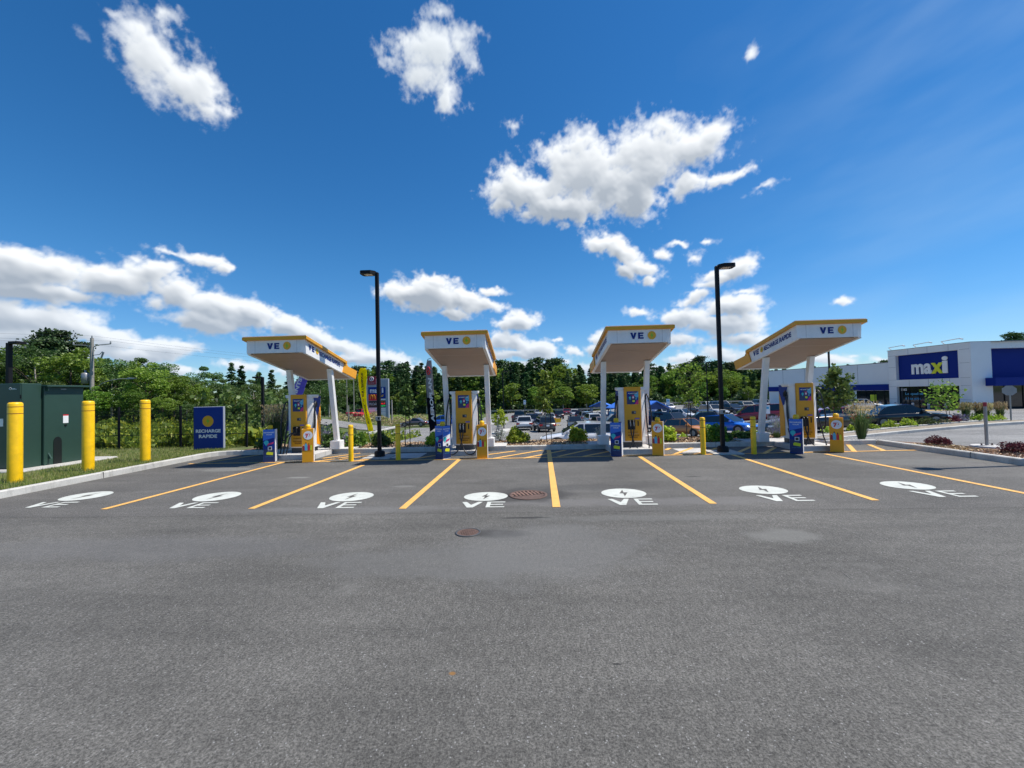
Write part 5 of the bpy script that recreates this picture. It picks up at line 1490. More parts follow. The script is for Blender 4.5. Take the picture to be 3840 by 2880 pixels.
# behind the store
OW = 'first second third fourth fifth sixth seventh eighth ninth tenth eleventh twelfth thirteenth fourteenth fifteenth sixteenth'.split()
for k in range(16):
    px_ = 2990 + k * 24 + rnd.uniform(-8, 8)
    tree(rnd.choice(('spruce', 'pine', 'decid')), px_, 118 + rnd.uniform(-5, 5), sky_y(px_) + rnd.uniform(-6, 14), sx=1.1, label='tree top showing over the low white store wing, %s from the left' % OW[k], grp='trees behind the store')
tree('pine', 3812, 105, 1252, label='lone tree top poking above the store roof at the right edge', grp='trees behind the store')
seen_l = {}
# left side: thicket beyond the fence, larger because nearer
for k, (kind, px_, D, ty, lab) in enumerate((
    ('near', -90, 36, 1330, None), ('near', 20, 40, 1300, None), ('near', 130, 38, 1282, 'light green spreading tree right behind the transformer'), ('pine', 205, 52, 1243, 'very tall dark pine towering over the thicket at left'),
    ('near', 265, 37, 1292, None), ('near', 330, 42, 1335, None), ('near', 420, 40, 1338, None), ('near', 480, 44, 1344, 'tall leafy tree right of the wooden utility pole'), ('near', 545, 38, 1350, None), ('near', 600, 42, 1352, None), ('near', 655, 40, 1400, None),
    ('neard', 300, 47, 1318, None), ('neard', 390, 50, 1340, None), ('neard', 540, 52, 1338, None), ('neard', 60, 50, 1300, None), ('pine', 165, 50, 1275, None), ('pine', 290, 54, 1285, None), ('neard', 700, 46, 1405, None), ('near', 735, 42, 1432, None),
    ('neard', 770, 56, 1372, 'bushy dark tree above the blue sign box'), ('spruce', 868, 60, 1352, 'feathery spruce above the fence end, left of the leftmost canopy'), ('spruce', 905, 64, 1366, None), ('neard', 830, 50, 1420, None), ('neard', 950, 52, 1420, None),
    ('spruce', 970, 66, 1390, None), ('spruce', 1018, 64, 1382, 'pointed spruce seen under the left half of the leftmost canopy'), ('spruce', 1085, 66, 1392, None), ('pine', 1150, 70, 1400, None), ('neard', 1040, 54, 1440, None), ('neard', 1120, 60, 1440, 'low dark tree deep in the thicket, seen through the leftmost canopy'), ('near', 880, 44, 1470, None), ('near', 990, 46, 1480, None),
    ('neard', 1200, 78, 1425, None), ('near', 200, 35, 1420, None), ('near', 360, 36, 1440, None), ('near', 500, 36, 1450, None), ('near', 610, 37, 1470, None), ('neard', 700, 38, 1500, None), ('neard', 790, 40, 1500, None),
    ('near', -180, 38, 1320, None), ('neard', -60, 48, 1300, None), ('neard', 1250, 88, 1420, None), ('spruce', 1215, 92, 1400, None), ('neard', 1300, 100, 1420, None))):
    place = [b for a, b in ((0, 'just outside the left edge'), (150, 'behind the transformer'), (340, 'left of the wooden utility pole'), (450, 'right of the wooden utility pole'), (620, 'behind the middle of the mesh fence'), (760, 'behind the blue sign box'), (920, 'behind the fence end'), (1060, 'left of the leftmost charger'), (9999, 'right of the leftmost charger')) if px_ < a][0]
    dp = 'near ' if D < 39.5 else 'deeper '
    base = {'near': 'leafy green tree ', 'neard': 'dark green tree ', 'spruce': 'dark spruce ', 'pine': 'dark pine '}[kind] + dp + 'in the thicket, ' + place
    seen_l[base] = seen_l.get(base, 0) + 1
    lab = lab or base + (', smaller one' if seen_l[base] == 2 else ', lowest one' if seen_l[base] == 3 else '')
    tree(kind, px_, D, ty, label=lab, sx=1.25 if kind in ('near', 'neard') else 1.15, grp='trees of the thicket behind the mesh fence')
rs = np.random.RandomState(77)
# undergrowth that closes the foot of the woods
def brush(name, pxa, pxb, Da, Db, h0, h1, n, mat, size):
    def f(n):
        px_ = pxa + (pxb - pxa) * rs.rand(n); D = Da + (Db - Da) * rs.rand(n); out = []
        for a, d in zip(px_, D):
            x, y = XD(a, d); out.append((x, y, hz(x, y) + (h0 + (h1 - h0) * (.5 + .5 * sin(a * .021) * sin(a * .057))) * rs.rand()))
        return np.array(out)
    return cards(n, f, size, mat, name, kind='stuff')
brush('undergrowth', 1150, 2950, 111, 124, 1.0, 4.2, 16000, l_pine, (.4, .9))
brush('undergrowth', 1150, 2950, 130, 142, 6, 11, 30000, l_spruce, (.6, 1.2))
brush('undergrowth', -150, 1200, 40, 60, 1.2, 4.5, 15000, l_darkl, (.2, .5))
brush('roadside_bush', 1050, 1330, 20, 40, .5, 1.6, 5000, l_gbush, (.08, .2))
brush('roadside_grass', 1240, 1640, 62, 72, .5, 1.7, 3600, l_straw, (.12, .3))
brush('roadside_weeds', 1240, 1640, 68, 80, .4, 1.4, 2600, l_lime, (.15, .35))

# ================================================================ cars
def wheel_mb(r, w_):
    a = MB(); b = MB()
    def lat(mb, prof, m_, n=18):
        vs = []; fs = []
        for (rr, yy) in prof:
            for i in range(n):
                q = 2 * pi * i / n; vs.append((rr * cos(q), yy, rr * sin(q)))
        for k in range(len(prof) - 1):
            for i in range(n):
                j = (i + 1) % n; fs.append((k * n + i, k * n + j, k * n + n + j, k * n + n + i))
        mb.raw(vs, fs, m_, True)
        mb.raw(vs[:n], [tuple(range(n))], m_); mb.raw(vs[-n:], [tuple(range(n))], m_)
    lat(a, [(r * .72, -w_ / 2), (r * .95, -w_ / 2), (r, -w_ * .35), (r, w_ * .35), (r * .95, w_ / 2), (r * .72, w_ / 2)], tyre)
    lat(b, [(r * .60, -w_ / 2 - .004), (r * .66, -w_ / 2 - .006)], rim)
    for k in range(5):
        q = 2 * pi * k / 5
        b.raw([(cos(q + d) * rr, s_ * (w_ / 2 + .012), sin(q + d) * rr) for s_ in (-1,) for d, rr in ((-.5, .08), (.5, .08), (.16, r * .64), (-.16, r * .64))], [(0, 1, 2, 3)], rim)
    return a, b
def car_proto(kind, L_, W_, H_):
    t = empty(kind, (0, 0, -300)); hw = W_ / 2
    zb = .22 if kind in ('sedan', 'coupe', 'hatchback') else .28
    belt = H_ * .60 if kind != 'coupe' else H_ * .62
    if kind == 'pickup': belt = H_ * .62
    nose, tail = L_ / 2, -L_ / 2
    hood = belt * (.93 if kind in ('suv', 'minivan', 'pickup') else .88)
    deck = belt * (1.0 if kind not in ('sedan', 'coupe') else 1.02)
    # x, z low, z shoulder, z top centre, half width
    ST = [(tail, zb + .14, belt * .70, belt * .74, hw * .80), (tail + .06, zb + .04, deck * .90, deck * .93, hw * .90), (tail + .28, zb, deck * .97, deck, hw * .97),
          (tail + L_ * .25, zb, belt, belt + .02, hw), (0, zb, belt, belt + .02, hw), (L_ * .2, zb, belt * .985, belt, hw), (L_ * .30, zb, hood * .98, hood + .02, hw * .99),
          (nose - .35, zb, hood * .88, hood * .93, hw * .95), (nose - .10, zb + .04, hood * .74, hood * .80, hw * .86), (nose, zb + .12, hood * .56, hood * .62, hw * .70)]
    mb = MB(); vs = []
    for x, z0, zs_, zt_, w_ in ST:
        zm = z0 + (zs_ - z0) * .55
        vs += [(x, -w_ * .90, z0), (x, -w_, zm), (x, -w_ * .985, zs_ - .05), (x, -w_ * .88, zs_ + .01), (x, 0, zt_), (x, w_ * .88, zs_ + .01), (x, w_ * .985, zs_ - .05), (x, w_, zm), (x, w_ * .90, z0)]
    fs = []
    for i in range(len(ST) - 1):
        for k in range(9):
            j = (k + 1) % 9; fs.append((i * 9 + k, i * 9 + j, i * 9 + 9 + j, i * 9 + 9 + k))
    mb.raw(vs, fs, carpaint, True); mb.raw(vs[:9], [tuple(range(9))], carpaint); mb.raw(vs[-9:], [tuple(range(9))], carpaint)
    mb.build('body', t)
    P_ = {'sedan': [(-.36, 0), (-.21, .93), (-.05, 1.0), (.06, .98), (.23, 0)], 'coupe': [(-.32, 0), (-.14, .95), (-.03, 1.0), (.03, .97), (.15, 0)], 'hatchback': [(-.47, 0), (-.38, .86), (-.16, 1), (.04, .99), (.24, 0)],
          'suv': [(-.48, 0), (-.42, .90), (-.2, 1), (.05, .985), (.21, 0)], 'minivan': [(-.49, 0), (-.45, .93), (-.2, 1), (.10, .98), (.31, 0)], 'pickup': [(-.12, 0), (-.10, .94), (-.02, 1), (.09, .98), (.20, 0)]}[kind]
    gh = H_ - belt; PP = [(x * L_, belt + z * gh) for x, z in P_]
    def hwz(z): return hw * (.93 - .17 * ((z - belt) / gh))
    mb = MB(); vs = []
    for x, z in PP: vs += [(x, -hwz(z), z - .01), (x, hwz(z), z - .01)]
    n = len(PP)
    mb.raw(vs, [(2 * i, 2 * i + 1, 2 * i + 3, 2 * i + 2) for i in range(n - 1)] + [tuple(2 * i for i in range(n)), tuple(2 * i + 1 for i in reversed(range(n)))], carpaint)
    mb.build('roof', t)
    def strip_glass(a, b, name, ins=.10, up=.05):
        (xa, za), (xb, zb_) = a, b; mb = MB(); q = []
        d = Vector((xb - xa, 0, zb_ - za)).normalized(); nr = Vector((-d.z, 0, d.x)); 
        if (nr.x > 0) != (xa + xb > 0 and name == 'windscreen') and name == 'windscreen': nr = -nr
        if name == 'rear_window' and nr.x > 0: nr = -nr
        for x, z, s_ in ((xa + (xb - xa) * up, za + (zb_ - za) * up, -1), (xa + (xb - xa) * up, za + (zb_ - za) * up, 1), (xa + (xb - xa) * (1 - up), za + (zb_ - za) * (1 - up), 1), (xa + (xb - xa) * (1 - up), za + (zb_ - za) * (1 - up), -1)):
            q.append(Vector((x, s_ * (hwz(z) - .07), z)) + nr * .012)
        mb.face(q, glass); mb.build(name, t)
    strip_glass(PP[-1], PP[-2], 'windscreen')
    strip_glass(PP[0], PP[1], 'rear_window', up=.12)
    # side windows
    for s_ in (-1, 1):
        x_at = lambda z, side: interp(z, [(PP[0][1], PP[0][0]), (PP[1][1], PP[1][0])]) if side < 0 else interp(z, [(PP[-1][1], PP[-1][0]), (PP[-2][1], PP[-2][0])])
        z0, z1 = belt + .03, belt + gh * .86
        xr0, xr1 = x_at(z0, -1) + .10, x_at(z1, -1) + .12; xf0, xf1 = x_at(z0, 1) - .12, x_at(z1, 1) - .12
        xm = [0.0] if kind != 'coupe' else []
        if kind in ('suv', 'minivan'): xm = [-.26 * L_, -.01 * L_]
        if kind == 'hatchback': xm = [-.02 * L_]
        xs = [None] + xm + [None]
        for k in range(len(xs) - 1):
            a0, a1 = (xr0, xr1) if xs[k] is None else (xs[k] + .03, xs[k] + .03)
            b0, b1 = (xf0, xf1) if xs[k + 1] is None else (xs[k + 1] - .03, xs[k + 1] - .03)
            mb = MB(); y = lambda z: s_ * (hwz(z) + .010)
            mb.face([(a0, y(z0), z0), (b0, y(z0), z0), (b1, y(z1), z1), (a1, y(z1), z1)], glass); mb.build('side_window', t)
    r = .33 if kind in ('sedan', 'coupe', 'hatchback') else .37
    for x in (L_ * .30, -L_ * .29):
        for s_ in (-1, 1):
            mb = MB(); pts = [(x + (r + .06) * cos(a), r + (r + .06) * sin(a) * .98) for a in np.linspace(-.25, pi + .25, 14)]
            mb.prism(pts, 1, s_ * (hw - .12), s_ * (hw + .004), plastic); mb.build('wheel_arch', t)
            a, b = wheel_mb(r, .22)
            if s_ > 0:
                for m_ in (a, b): m_.v = [(p[0], -p[1], p[2]) for p in m_.v]
            for m_ in (a, b): m_.v = [(p[0] + x, p[1] + s_ * (hw - .10), p[2] + r) for p in m_.v]
            wo_ = a.build('wheel', t); b.build('rim', wo_)
    for s_ in (-1, 1):
        mb = MB(); z = hood * .72
        mb.raw([(nose - .30, s_ * hw * .965, z + .05), (nose - .09, s_ * hw * .90, z + .02), (nose + .0, s_ * hw * .60, z - .01), (nose + .005, s_ * hw * .58, z - .13), (nose - .06, s_ * hw * .90, z - .12), (nose - .30, s_ * (hw * .97 + .01), z - .06)], [(0, 1, 4, 5), (1, 2, 3, 4)], lampc); mb.build('headlight', t)
        mb = MB(); z = belt * .86; th = .22 if kind in ('suv', 'minivan', 'pickup') else .14
        mb.raw([(tail - .005, s_ * hw * .58, z), (tail + .02, s_ * hw * .93, z + .02), (tail + .28, s_ * (hw * .985 + .01), z + .02), (tail - .01, s_ * hw * .58, z - th * .7), (tail + .01, s_ * hw * .93, z - th), (tail + .22, s_ * (hw * .99 + .01), z - th * .6)], [(0, 1, 4, 3), (1, 2, 5, 4)], lampr); mb.build('tail_light', t)
        mb = MB(); mx = PP[-1][0] - .28; mb.box(mx - .06, min(s_ * hw * .93, s_ * (hw + .16)), belt + .03, mx + .06, max(s_ * hw * .93, s_ * (hw + .16)), belt + .17, carpaint, .02); mb.build('mirror', t)
    mb = MB(); mb.box(nose - .06, -hw * .5, hood * .38, nose + .012, hw * .5, hood * .60, plastic, .01); mb.box(nose - .1, -hw * .8, zb + .02, nose - .0, hw * .8, zb + .14, plastic, .01); mb.build('grille', t)
    mb = MB(); mb.box(tail - .012, -hw * .86, zb + .02, tail + .1, hw * .86, zb + .22, plastic, .01); mb.build('bumper', t)
    mb = MB(); mb.box(tail - .02, -.16, belt * .62, tail + .05, .16, belt * .62 + .13, printw); mb.build('number_plate', t)
    if kind == 'pickup':
        mb = MB(); mb.box(tail + .15, -hw * .84, belt + .003, -.13 * L_, hw * .84, belt + .012, black); mb.build('cargo_bed', t)
    return t
CP = {'sedan': car_proto('sedan', 4.7, 1.82, 1.45), 'coupe': car_proto('coupe', 3.98, 1.72, 1.25), 'hatchback': car_proto('hatchback', 4.3, 1.78, 1.50),
      'suv': car_proto('suv', 4.55, 1.86, 1.69), 'minivan': car_proto('minivan', 5.0, 1.95, 1.78), 'pickup': car_proto('pickup', 5.6, 2.0, 1.88)}
usedc = set()
def kids_of(o): return [c for c in bpy.data.objects if c.parent == o]
KC_ = {o: [(c, kids_of(c)) for c in kids_of(o)] for o in CP.values()}
def car(kind, px_, D, deg, col, label, sc=1.0, cat='car', grp='cars in the store car park', nm=None):
    src = CP[kind]; x, y = XD(px_, D)
    if src in usedc:
        o = src.copy(); COL.objects.link(o); parts = []
        for c, gc in KC_[src]:
            q = c.copy(); COL.objects.link(q); q.parent = o; parts.append(q)
            for g_ in gc:
                q2 = g_.copy(); COL.objects.link(q2); q2.parent = q; parts.append(q2)
    else:
        o = src; parts = [c for c, g_ in KC_[src]]
    usedc.add(src)
    a = radians(deg); fx_, fy_ = cos(a), sin(a); h_ = 1.6
    zf_, zr_ = hz(x + fx_ * h_, y + fy_ * h_), hz(x - fx_ * h_, y - fy_ * h_)
    o.location = (x, y, (zf_ + zr_) / 2 + .035)
    o.rotation_euler = (0, -math.atan2(zf_ - zr_, 2 * h_), a); o.rotation_mode = 'XYZ'
    o.scale = (sc, sc, sc)
    for q in parts: q.color = (*col, 1)
    o.name = nm or kind; o['label'] = label; o['category'] = cat; o['group'] = grp
    return o
WH, SV, BK, NV, RD, DG = (.72, .72, .72), (.40, .42, .44), (.010, .010, .012), (.012, .02, .05), (.16, .01, .018), (.045, .05, .055)
car('hatchback', 2176, 22.5, 178, WH, 'long white car close behind the bed, nose to the left, partly behind the third canopy', 1.04).scale.z = .90
car('suv', 1963, 48, 91, WH, 'white SUV seen from behind, left of the dark grey SUV', .97, 'suv')
car('suv', 2036, 43.5, 99, DG, 'dark grey SUV seen from behind, right of the white SUV', .95, 'suv')
car('suv', 1992, 57, 92, (.012, .02, .06), 'dark blue SUV just beyond the white SUV, seen from behind', .98, 'suv')
car('pickup', 1947, 69, 80, (.05, .045, .045), 'dark grey pickup far up the left lane', .95, 'pickup')
car('suv', 2088, 76, 96, (.015, .02, .03), 'dark SUV with red tail lights beyond the yellow shopping cart', .95, 'suv')
car('sedan', 2124, 93, 82, (.18, .012, .02), 'dark red car at the far end of the lane', 1.0)
car('suv', 2150, 84, 88, WH, 'small-looking white SUV between the red car and the maroon one', .9, 'suv')
car('suv', 2174, 72, 80, (.05, .02, .025), 'maroon-black SUV left of the blue cart shelter', .95, 'suv')
car('hatchback', 2152, 47.5, -93, (.07, .085, .095), 'small grey-blue car facing the camera left of the white parked ones', .96)
car('suv', 2214, 55, 96, WH, 'white SUV parked left of the third canopy column', .93, 'suv')
car('sedan', 2244, 47, 100, (.16, .12, .13), 'mauve-grey car beside the third canopy left column', .95)
car('sedan', 2252, 70, 86, WH, 'far white car in front of the blue cart shelter', .95)
car('suv', 2302, 42, 178, BK, 'black SUV side-on behind the left hose of the third charger', 1., 'suv')
car('sedan', 2318, 58, 90, SV, 'silver car seen in the gap left of the third charger', .95)
car('suv', 2524, 42, -62, (.010, .018, .06), 'dark navy SUV with white glare on its roof behind the orange car', 1.02, 'suv')
car('suv', 2558, 54, -50, WH, 'white-roofed SUV behind the navy SUV', .95, 'suv')
car('sedan', 2484, 66, 95, SV, 'silver car far behind the third orange sleeve', .95)
car('sedan', 2632, 44, 165, NV, 'long dark blue car between the orange car and the blue hatchback', 1.05)
car('suv', 2672, 56, -75, SV, 'silver SUV facing the camera behind the dark blue car', .95, 'suv')
car('sedan', 2740, 56, -70, BK, 'black sedan facing the camera right of the right lamp post', 1.)
car('minivan', 2826, 42.5, 158, (.20, .012, .022), 'dark red minivan behind the last canopy left column', 1.0, 'minivan')
car('hatchback', 2575, 31.5, -62, (.58, .22, .05), 'copper orange small car facing right behind the sapling', .90)
car('hatchback', 2722, 34, -52, (.012, .14, .60), 'bright blue car with its chrome grille toward the right lamp post', 1.02)
car('pickup', 3010, 29.5, 178, BK, 'black pickup behind the rightmost charger, nose to the left', .98, 'pickup')
car('hatchback', 3150, 33, -16, (.50, .01, .04), 'bright red car behind the young tree and straw grass', .95)
car('sedan', 3378, 29.4, -18, BK, 'black sedan parked before the store, nose to the right', 1.02)
car('suv', 3238, 56, -30, WH, 'white SUV at the store front, right of the dark young tree', .9, 'suv')
car('coupe', 1552, 61, 180, (.10, .085, .10), 'grey-brown soft-top coupe side-on in the left lot', 1.0, 'coupe')
car('hatchback', 1650, 62, 184, (.012, .10, .48), 'blue hatchback side-on right of the grey and black flag', 1.0)
car('sedan', 1668, 73, 184, BK, 'black sedan behind the blue hatchback', 1.0)
car('pickup', 1352, 70, 60, (.55, .03, .02), 'red truck behind the yellow feather flag', .9, 'pickup')
car('sedan', 2016, 92, 90, SV, 'tiny silver car at the lane end behind the young tree', .95)
car('suv', 2420, 60, -85, DG, 'dark SUV between the third charger and the second blue shelter', .95, 'suv')
car('sedan', 2590, 70, 90, (.3, .02, .03), 'red sedan far behind the white-roofed SUV', .95)

for k, (kind, px_, D, deg, col, lab) in enumerate((
    ('suv', 2190, 62, 92, (.25, .26, .27), 'grey SUV between two white cars left of the third canopy'), ('hatchback', 2282, 52, -90, (.30, .31, .33), 'silver hatchback just right of the third canopy left column'),
    ('sedan', 2345, 74, 90, WH, 'white car far behind the third charger top'), ('suv', 2440, 74, -88, (.02, .05, .15), 'dark blue SUV before the second blue shelter'),
    ('sedan', 2500, 80, 90, WH, 'far white sedan right of the third canopy column'), ('suv', 2610, 62, -75, DG, 'dark grey SUV above the roof of the dark blue car'),
    ('sedan', 2650, 76, 90, SV, 'far silver sedan behind the distant lamp post'), ('suv', 2705, 64, -75, WH, 'white SUV half behind the right lamp post'), ('sedan', 2790, 66, 85, (.08, .09, .1), 'grey sedan above the red minivan'),
    ('suv', 2840, 74, 90, SV, 'far silver SUV left of the last canopy column'), ('hatchback', 2460, 52, -80, WH, 'white hatchback between the third charger and the navy SUV'), ('sedan', 2055, 66, 94, (.35, .36, .38), 'silver sedan ahead of the dark grey SUV'))):
    car(kind, px_, D, deg, col, lab, .98)

# ================================================================ things in the lot
def cart_shelter(px_, D, label, w_=3.4, d_=6.0, rz=0.0):
    x, y = XD(px_, D); t = empty('cart_shelter', (x, y, hz(x, y)), rz, label, 'cart shelter', 'blue cart shelters')
    mb = MB(); 
    for sx_ in (-w_ / 2, w_ / 2):
        for sy in (0, d_): mb.box(sx_ - .05, sy - .05, 0, sx_ + .05, sy + .05, 2.1, shedd)
    mb.build('posts', t)
    mb = MB(); h0, h1 = 2.1, 2.9
    mb.prism([(-w_ / 2 - .2, h0), (0, h1), (w_ / 2 + .2, h0), (w_ / 2 + .2, h0 + .1), (0, h1 + .1), (-w_ / 2 - .2, h0 + .1)], 1, -.25, d_ + .25, shedb); mb.build('roof', t)
    mb = MB(); mb.prism([(-w_ / 2, h0), (w_ / 2, h0), (0, h1)], 1, .0, .05, shedd); mb.build('gable', t)
    for sx_ in (-w_ / 2, w_ / 2):
        mb = MB(); mb.box(sx_ - .02, .1, .2, sx_ + .02, d_ - .1, 1.2, royal); mb.box(sx_ - .022, .15, 1.2, sx_ + .022, d_ - .15, 1.75, printb); mb.build('side_wall', t)
cart_shelter(2248, 72, 'blue-roofed cart shelter left of the third canopy', rz=radians(-12))
cart_shelter(2455, 44, 'blue gabled cart shelter half hidden behind the third charger', rz=radians(25))
x, y = XD(2085, 54); t = empty('shopping_cart', (x, y, hz(x, y) + .03), .4, 'yellow shopping cart standing in the lane right of the dark grey SUV', 'shopping cart')
mb = MB()
for p0_, p1_ in (((-.3, -.25, .15), (.35, -.25, .15)), ((-.3, .25, .15), (.35, .25, .15)), ((-.3, -.25, .15), (-.3, -.25, 1.0)), ((-.3, .25, .15), (-.3, .25, 1.0)), ((-.3, -.25, 1.0), (-.3, .25, 1.0)), ((.4, -.2, .5), (.5, -.2, .95)), ((.4, .2, .5), (.5, .2, .95))): mb.tube([p0_, p1_], .03, vest, 6)
mb.build('frame', t)
mb = MB(); mb.raw([(-.25, -.22, .45), (.4, -.2, .5), (.4, .2, .5), (-.25, .22, .45), (-.32, -.28, .95), (.5, -.24, .95), (.5, .24, .95), (-.32, .28, .95)], [(0, 1, 2, 3), (0, 4, 5, 1), (1, 5, 6, 2), (2, 6, 7, 3), (3, 7, 4, 0)], vest); mb.build('basket', t)
for i in range(4):
    mb = MB(); mb.lathe([(.05, -.02), (.05, .02)], blackm, n=10); mb.v = [(p[0] + (-.28, .32)[i % 2], p[2] + (-.24, .24)[i // 2], p[1] + .06) for p in mb.v]; mb.build('wheel', t)
# guard rail at the lot end
t = empty('guard_rail', (*XD(2000, 108), -3.4), 0, 'low pale guard rail along the far end of the car park', 'guard rail')
b0 = t.location; mb = MB(); pr = []
for px_ in range(1840, 2980, 30):
    x, y = XD(px_, 109); pr.append((x - b0.x, y - b0.y, hz(x, y) - b0.z + .75))
for a, b in zip(pr, pr[1:]): mb.raw([(a[0], a[1], a[2] - .18), (b[0], b[1], b[2] - .18), (b[0], b[1], b[2] + .18), (a[0], a[1], a[2] + .18), (a[0], a[1] + .08, a[2] - .18), (b[0], b[1] + .08, b[2] - .18), (b[0], b[1] + .08, b[2] + .18), (a[0], a[1] + .08, a[2] + .18)], [(0, 1, 2, 3), (4, 5, 6, 7), (3, 2, 6, 7)], tanm)
mb.build('rail', t)
for p_ in pr[::2]:
    mb = MB(); mb.box(p_[0] - .08, p_[1] + .08, p_[2] - .8, p_[0] + .08, p_[1] + .2, p_[2] + .15, wood); mb.build('post', t)
# kerbed verge left of the lot, far islands
vg = densify([(XD(1300, 37)), (XD(1324, 42)), (XD(1486, 61)), (XD(1560, 66)), (XD(1700, 70))], 3)
kerb('kerb', vg[::-1], .35, .16, '', z0=-.1, zf=lambda x, y: hz(x, y) + .03)
for k, (pa, Da, pb, Db) in enumerate(((1820, 60, 1900, 66), (1880, 48, 1835, 40), (2960, 34, 2880, 44), (2200, 101, 2700, 101))):
    A0, B0 = XD(pa, Da), XD(pb, Db); pts = densify([A0, B0], 3)
    kerb('kerb', pts, 1.2, .18, '', z0=-.1, zf=lambda x, y: hz(x, y) + .03)
k2 = [XD(1330, 17.6), XD(1395, 17.2), XD(1436, 18.6)]
kerb('kerb', k2, .18, .16, '', z0=-.2, zf=lambda x, y: hz(x, y) + .05)
mb = MB()
for D in np.arange(24, 58, 2.9):                       # worn stall lines of the left lot
    a, b = XD(1380 + D * 2, D), XD(1560 + D, D + .4)
    a, b = Vector((*a, 0)), Vector((*b, 0)); d = (b - a).normalized(); b = a + d * 5.2; nn = Vector((-d.y, d.x, 0)) * .06
    mb.face([(p.x, p.y, hz(p.x, p.y) + .045) for p in (a + nn, a - nn, b - nn, b + nn)], dirtyl)
for D in np.arange(26, 70, 2.8):
    for pxs in (2075, 2330):
        a = Vector((*XD(pxs + (D - 26) * .4, D), 0)); b = a + Vector((5.2, .3, 0)); nn = Vector((0, .06, 0))
        mb.face([(p.x, p.y, hz(p.x, p.y) + .045) for p in (a + nn, a - nn, b - nn, b + nn)], dirtyl)
mb.build('line_marking', kind='structure')

# pylon sign
x, y = XD(1414, 72); t = empty('pylon_sign', (x, y, hz(x, y)), radians(4), 'tall grey shopping centre pylon sign with stacked tenant panels behind the left lamp post', 'pylon sign')
zpy = lambda yy: CAM_H + ray(1414, ZA(0, yy)[1]).z * (y / ray(1414, ZA(0, yy)[1]).y) - t.location.z
k_ = 72 / FPX / 5.183; xx = lambda q: (q - 697) * k_ 
mb = MB(); mb.box(xx(480), 0, 0, xx(915), .6, zpy(315), clothw, .04); mb.build('body', t)
def pan(x0, y0, x1, y1, m_, name, d=.02, txt=None):
    mb = MB(); mb.box(xx(x0), -d, zpy(y1), xx(x1), -.001, zpy(y0), m_)
    if txt: txt(mb, -d)
    return mb.build(name, t)
def T_(s, cx_, yb, yt, x0, x1, m_, **kw):
    return lambda mb, d: put_text(mb, s, (xx(cx_), d, zpy(yb)), (1, 0, 0), (0, 0, 1), zpy(yt) - zpy(yb), m_, (x1 - x0) * k_, lift=.006, **kw)
def redtop(mb, d):
    mb.tube([(xx(597) + 37 * k_ * cos(a), d - .01, zpy(315) + 37 * k_ * sin(a)) for a in np.linspace(0, 2 * pi, 18)], 7 * k_, printw, 5)
    disc(mb, (xx(597), d, zpy(315)), (1, 0, 0), (0, 0, 1), 16 * k_, printw, .006, 14)
    put_text(mb, 'QUARTIER', (xx(597), d, zpy(402)), (1, 0, 0), (0, 0, 1), 12 * k_, printw, 110 * k_, lift=.006)
pan(520, 262, 676, 425, dred, 'header_panel', .12, redtop)
def maxi_t(mb, d, cx_=690, yb=588, h=70, wd=265):
    put_text(mb, 'ma', (xx(625), d, zpy(yb)), (1, 0, 0), (0, 0, 1), h * k_, printw, 132 * k_, bold=.03, lift=.006)
    put_text(mb, 'x', (xx(735), d, zpy(yb)), (1, 0, 0), (0, 0, 1), h * k_, printl, 78 * k_, bold=.035, lift=.007)
    put_text(mb, 'i', (xx(802), d, zpy(yb)), (1, 0, 0), (0, 0, 1), 100 * k_, printw, 34 * k_, bold=.03, lift=.006)
pan(524, 473, 860, 610, royal, 'store_panel', .03, maxi_t)
def arches(mb, d):
    for s_ in (-1, 1):
        c_ = xx(611) + s_ * 24 * k_
        pts = [(c_ + 24 * k_ * cos(a), d - .02, zpy(705) + 80 * k_ * sin(a)) for a in np.linspace(0, pi, 12)]
        mb.tube(pts, 6.5 * k_, logoy, 5)
pan(530, 612, 688, 735, redm, 'restaurant_panel', .03, arches)
pan(530, 742, 700, 864, mdark, 'cafe_panel', .03, T_('McCafé', 612, 825, 778, 540, 680, printw, shear=.3))
pan(702, 612, 860, 700, royal, 'panel', .03, lambda mb, d: mb.face([(xx(765), d - .01, zpy(660)), (xx(800), d - .01, zpy(665)), (xx(826), d - .01, zpy(622)), (xx(790), d - .01, zpy(632))], logoy))
pan(702, 703, 856, 730, printw, 'panel'); pan(702, 735, 856, 770, mdark, 'panel', .03, T_('ESSENCE', 780, 764, 742, 715, 845, orange))
pan(702, 774, 860, 818, mdark, 'price_panel', .03, T_('146.9', 800, 812, 782, 760, 850, ledr, bold=.03))
pan(702, 822, 860, 866, mdark, 'price_panel', .03, T_('167.9', 810, 858, 828, 772, 852, ledg, bold=.03))
for r_, (a, b) in enumerate(((882, 945), (952, 1020), (1026, 1088), (1094, 1150))):
    if r_ == 0: pan(532, a, 855, 912, printw, 'blank_panel', .015); pan(532, 916, 855, b, printw, 'blank_panel', .015)
    else:
        pan(532, a, 692, b, printw, 'blank_panel', .015); pan(698, a, 855, b, printw, 'blank_panel', .015)

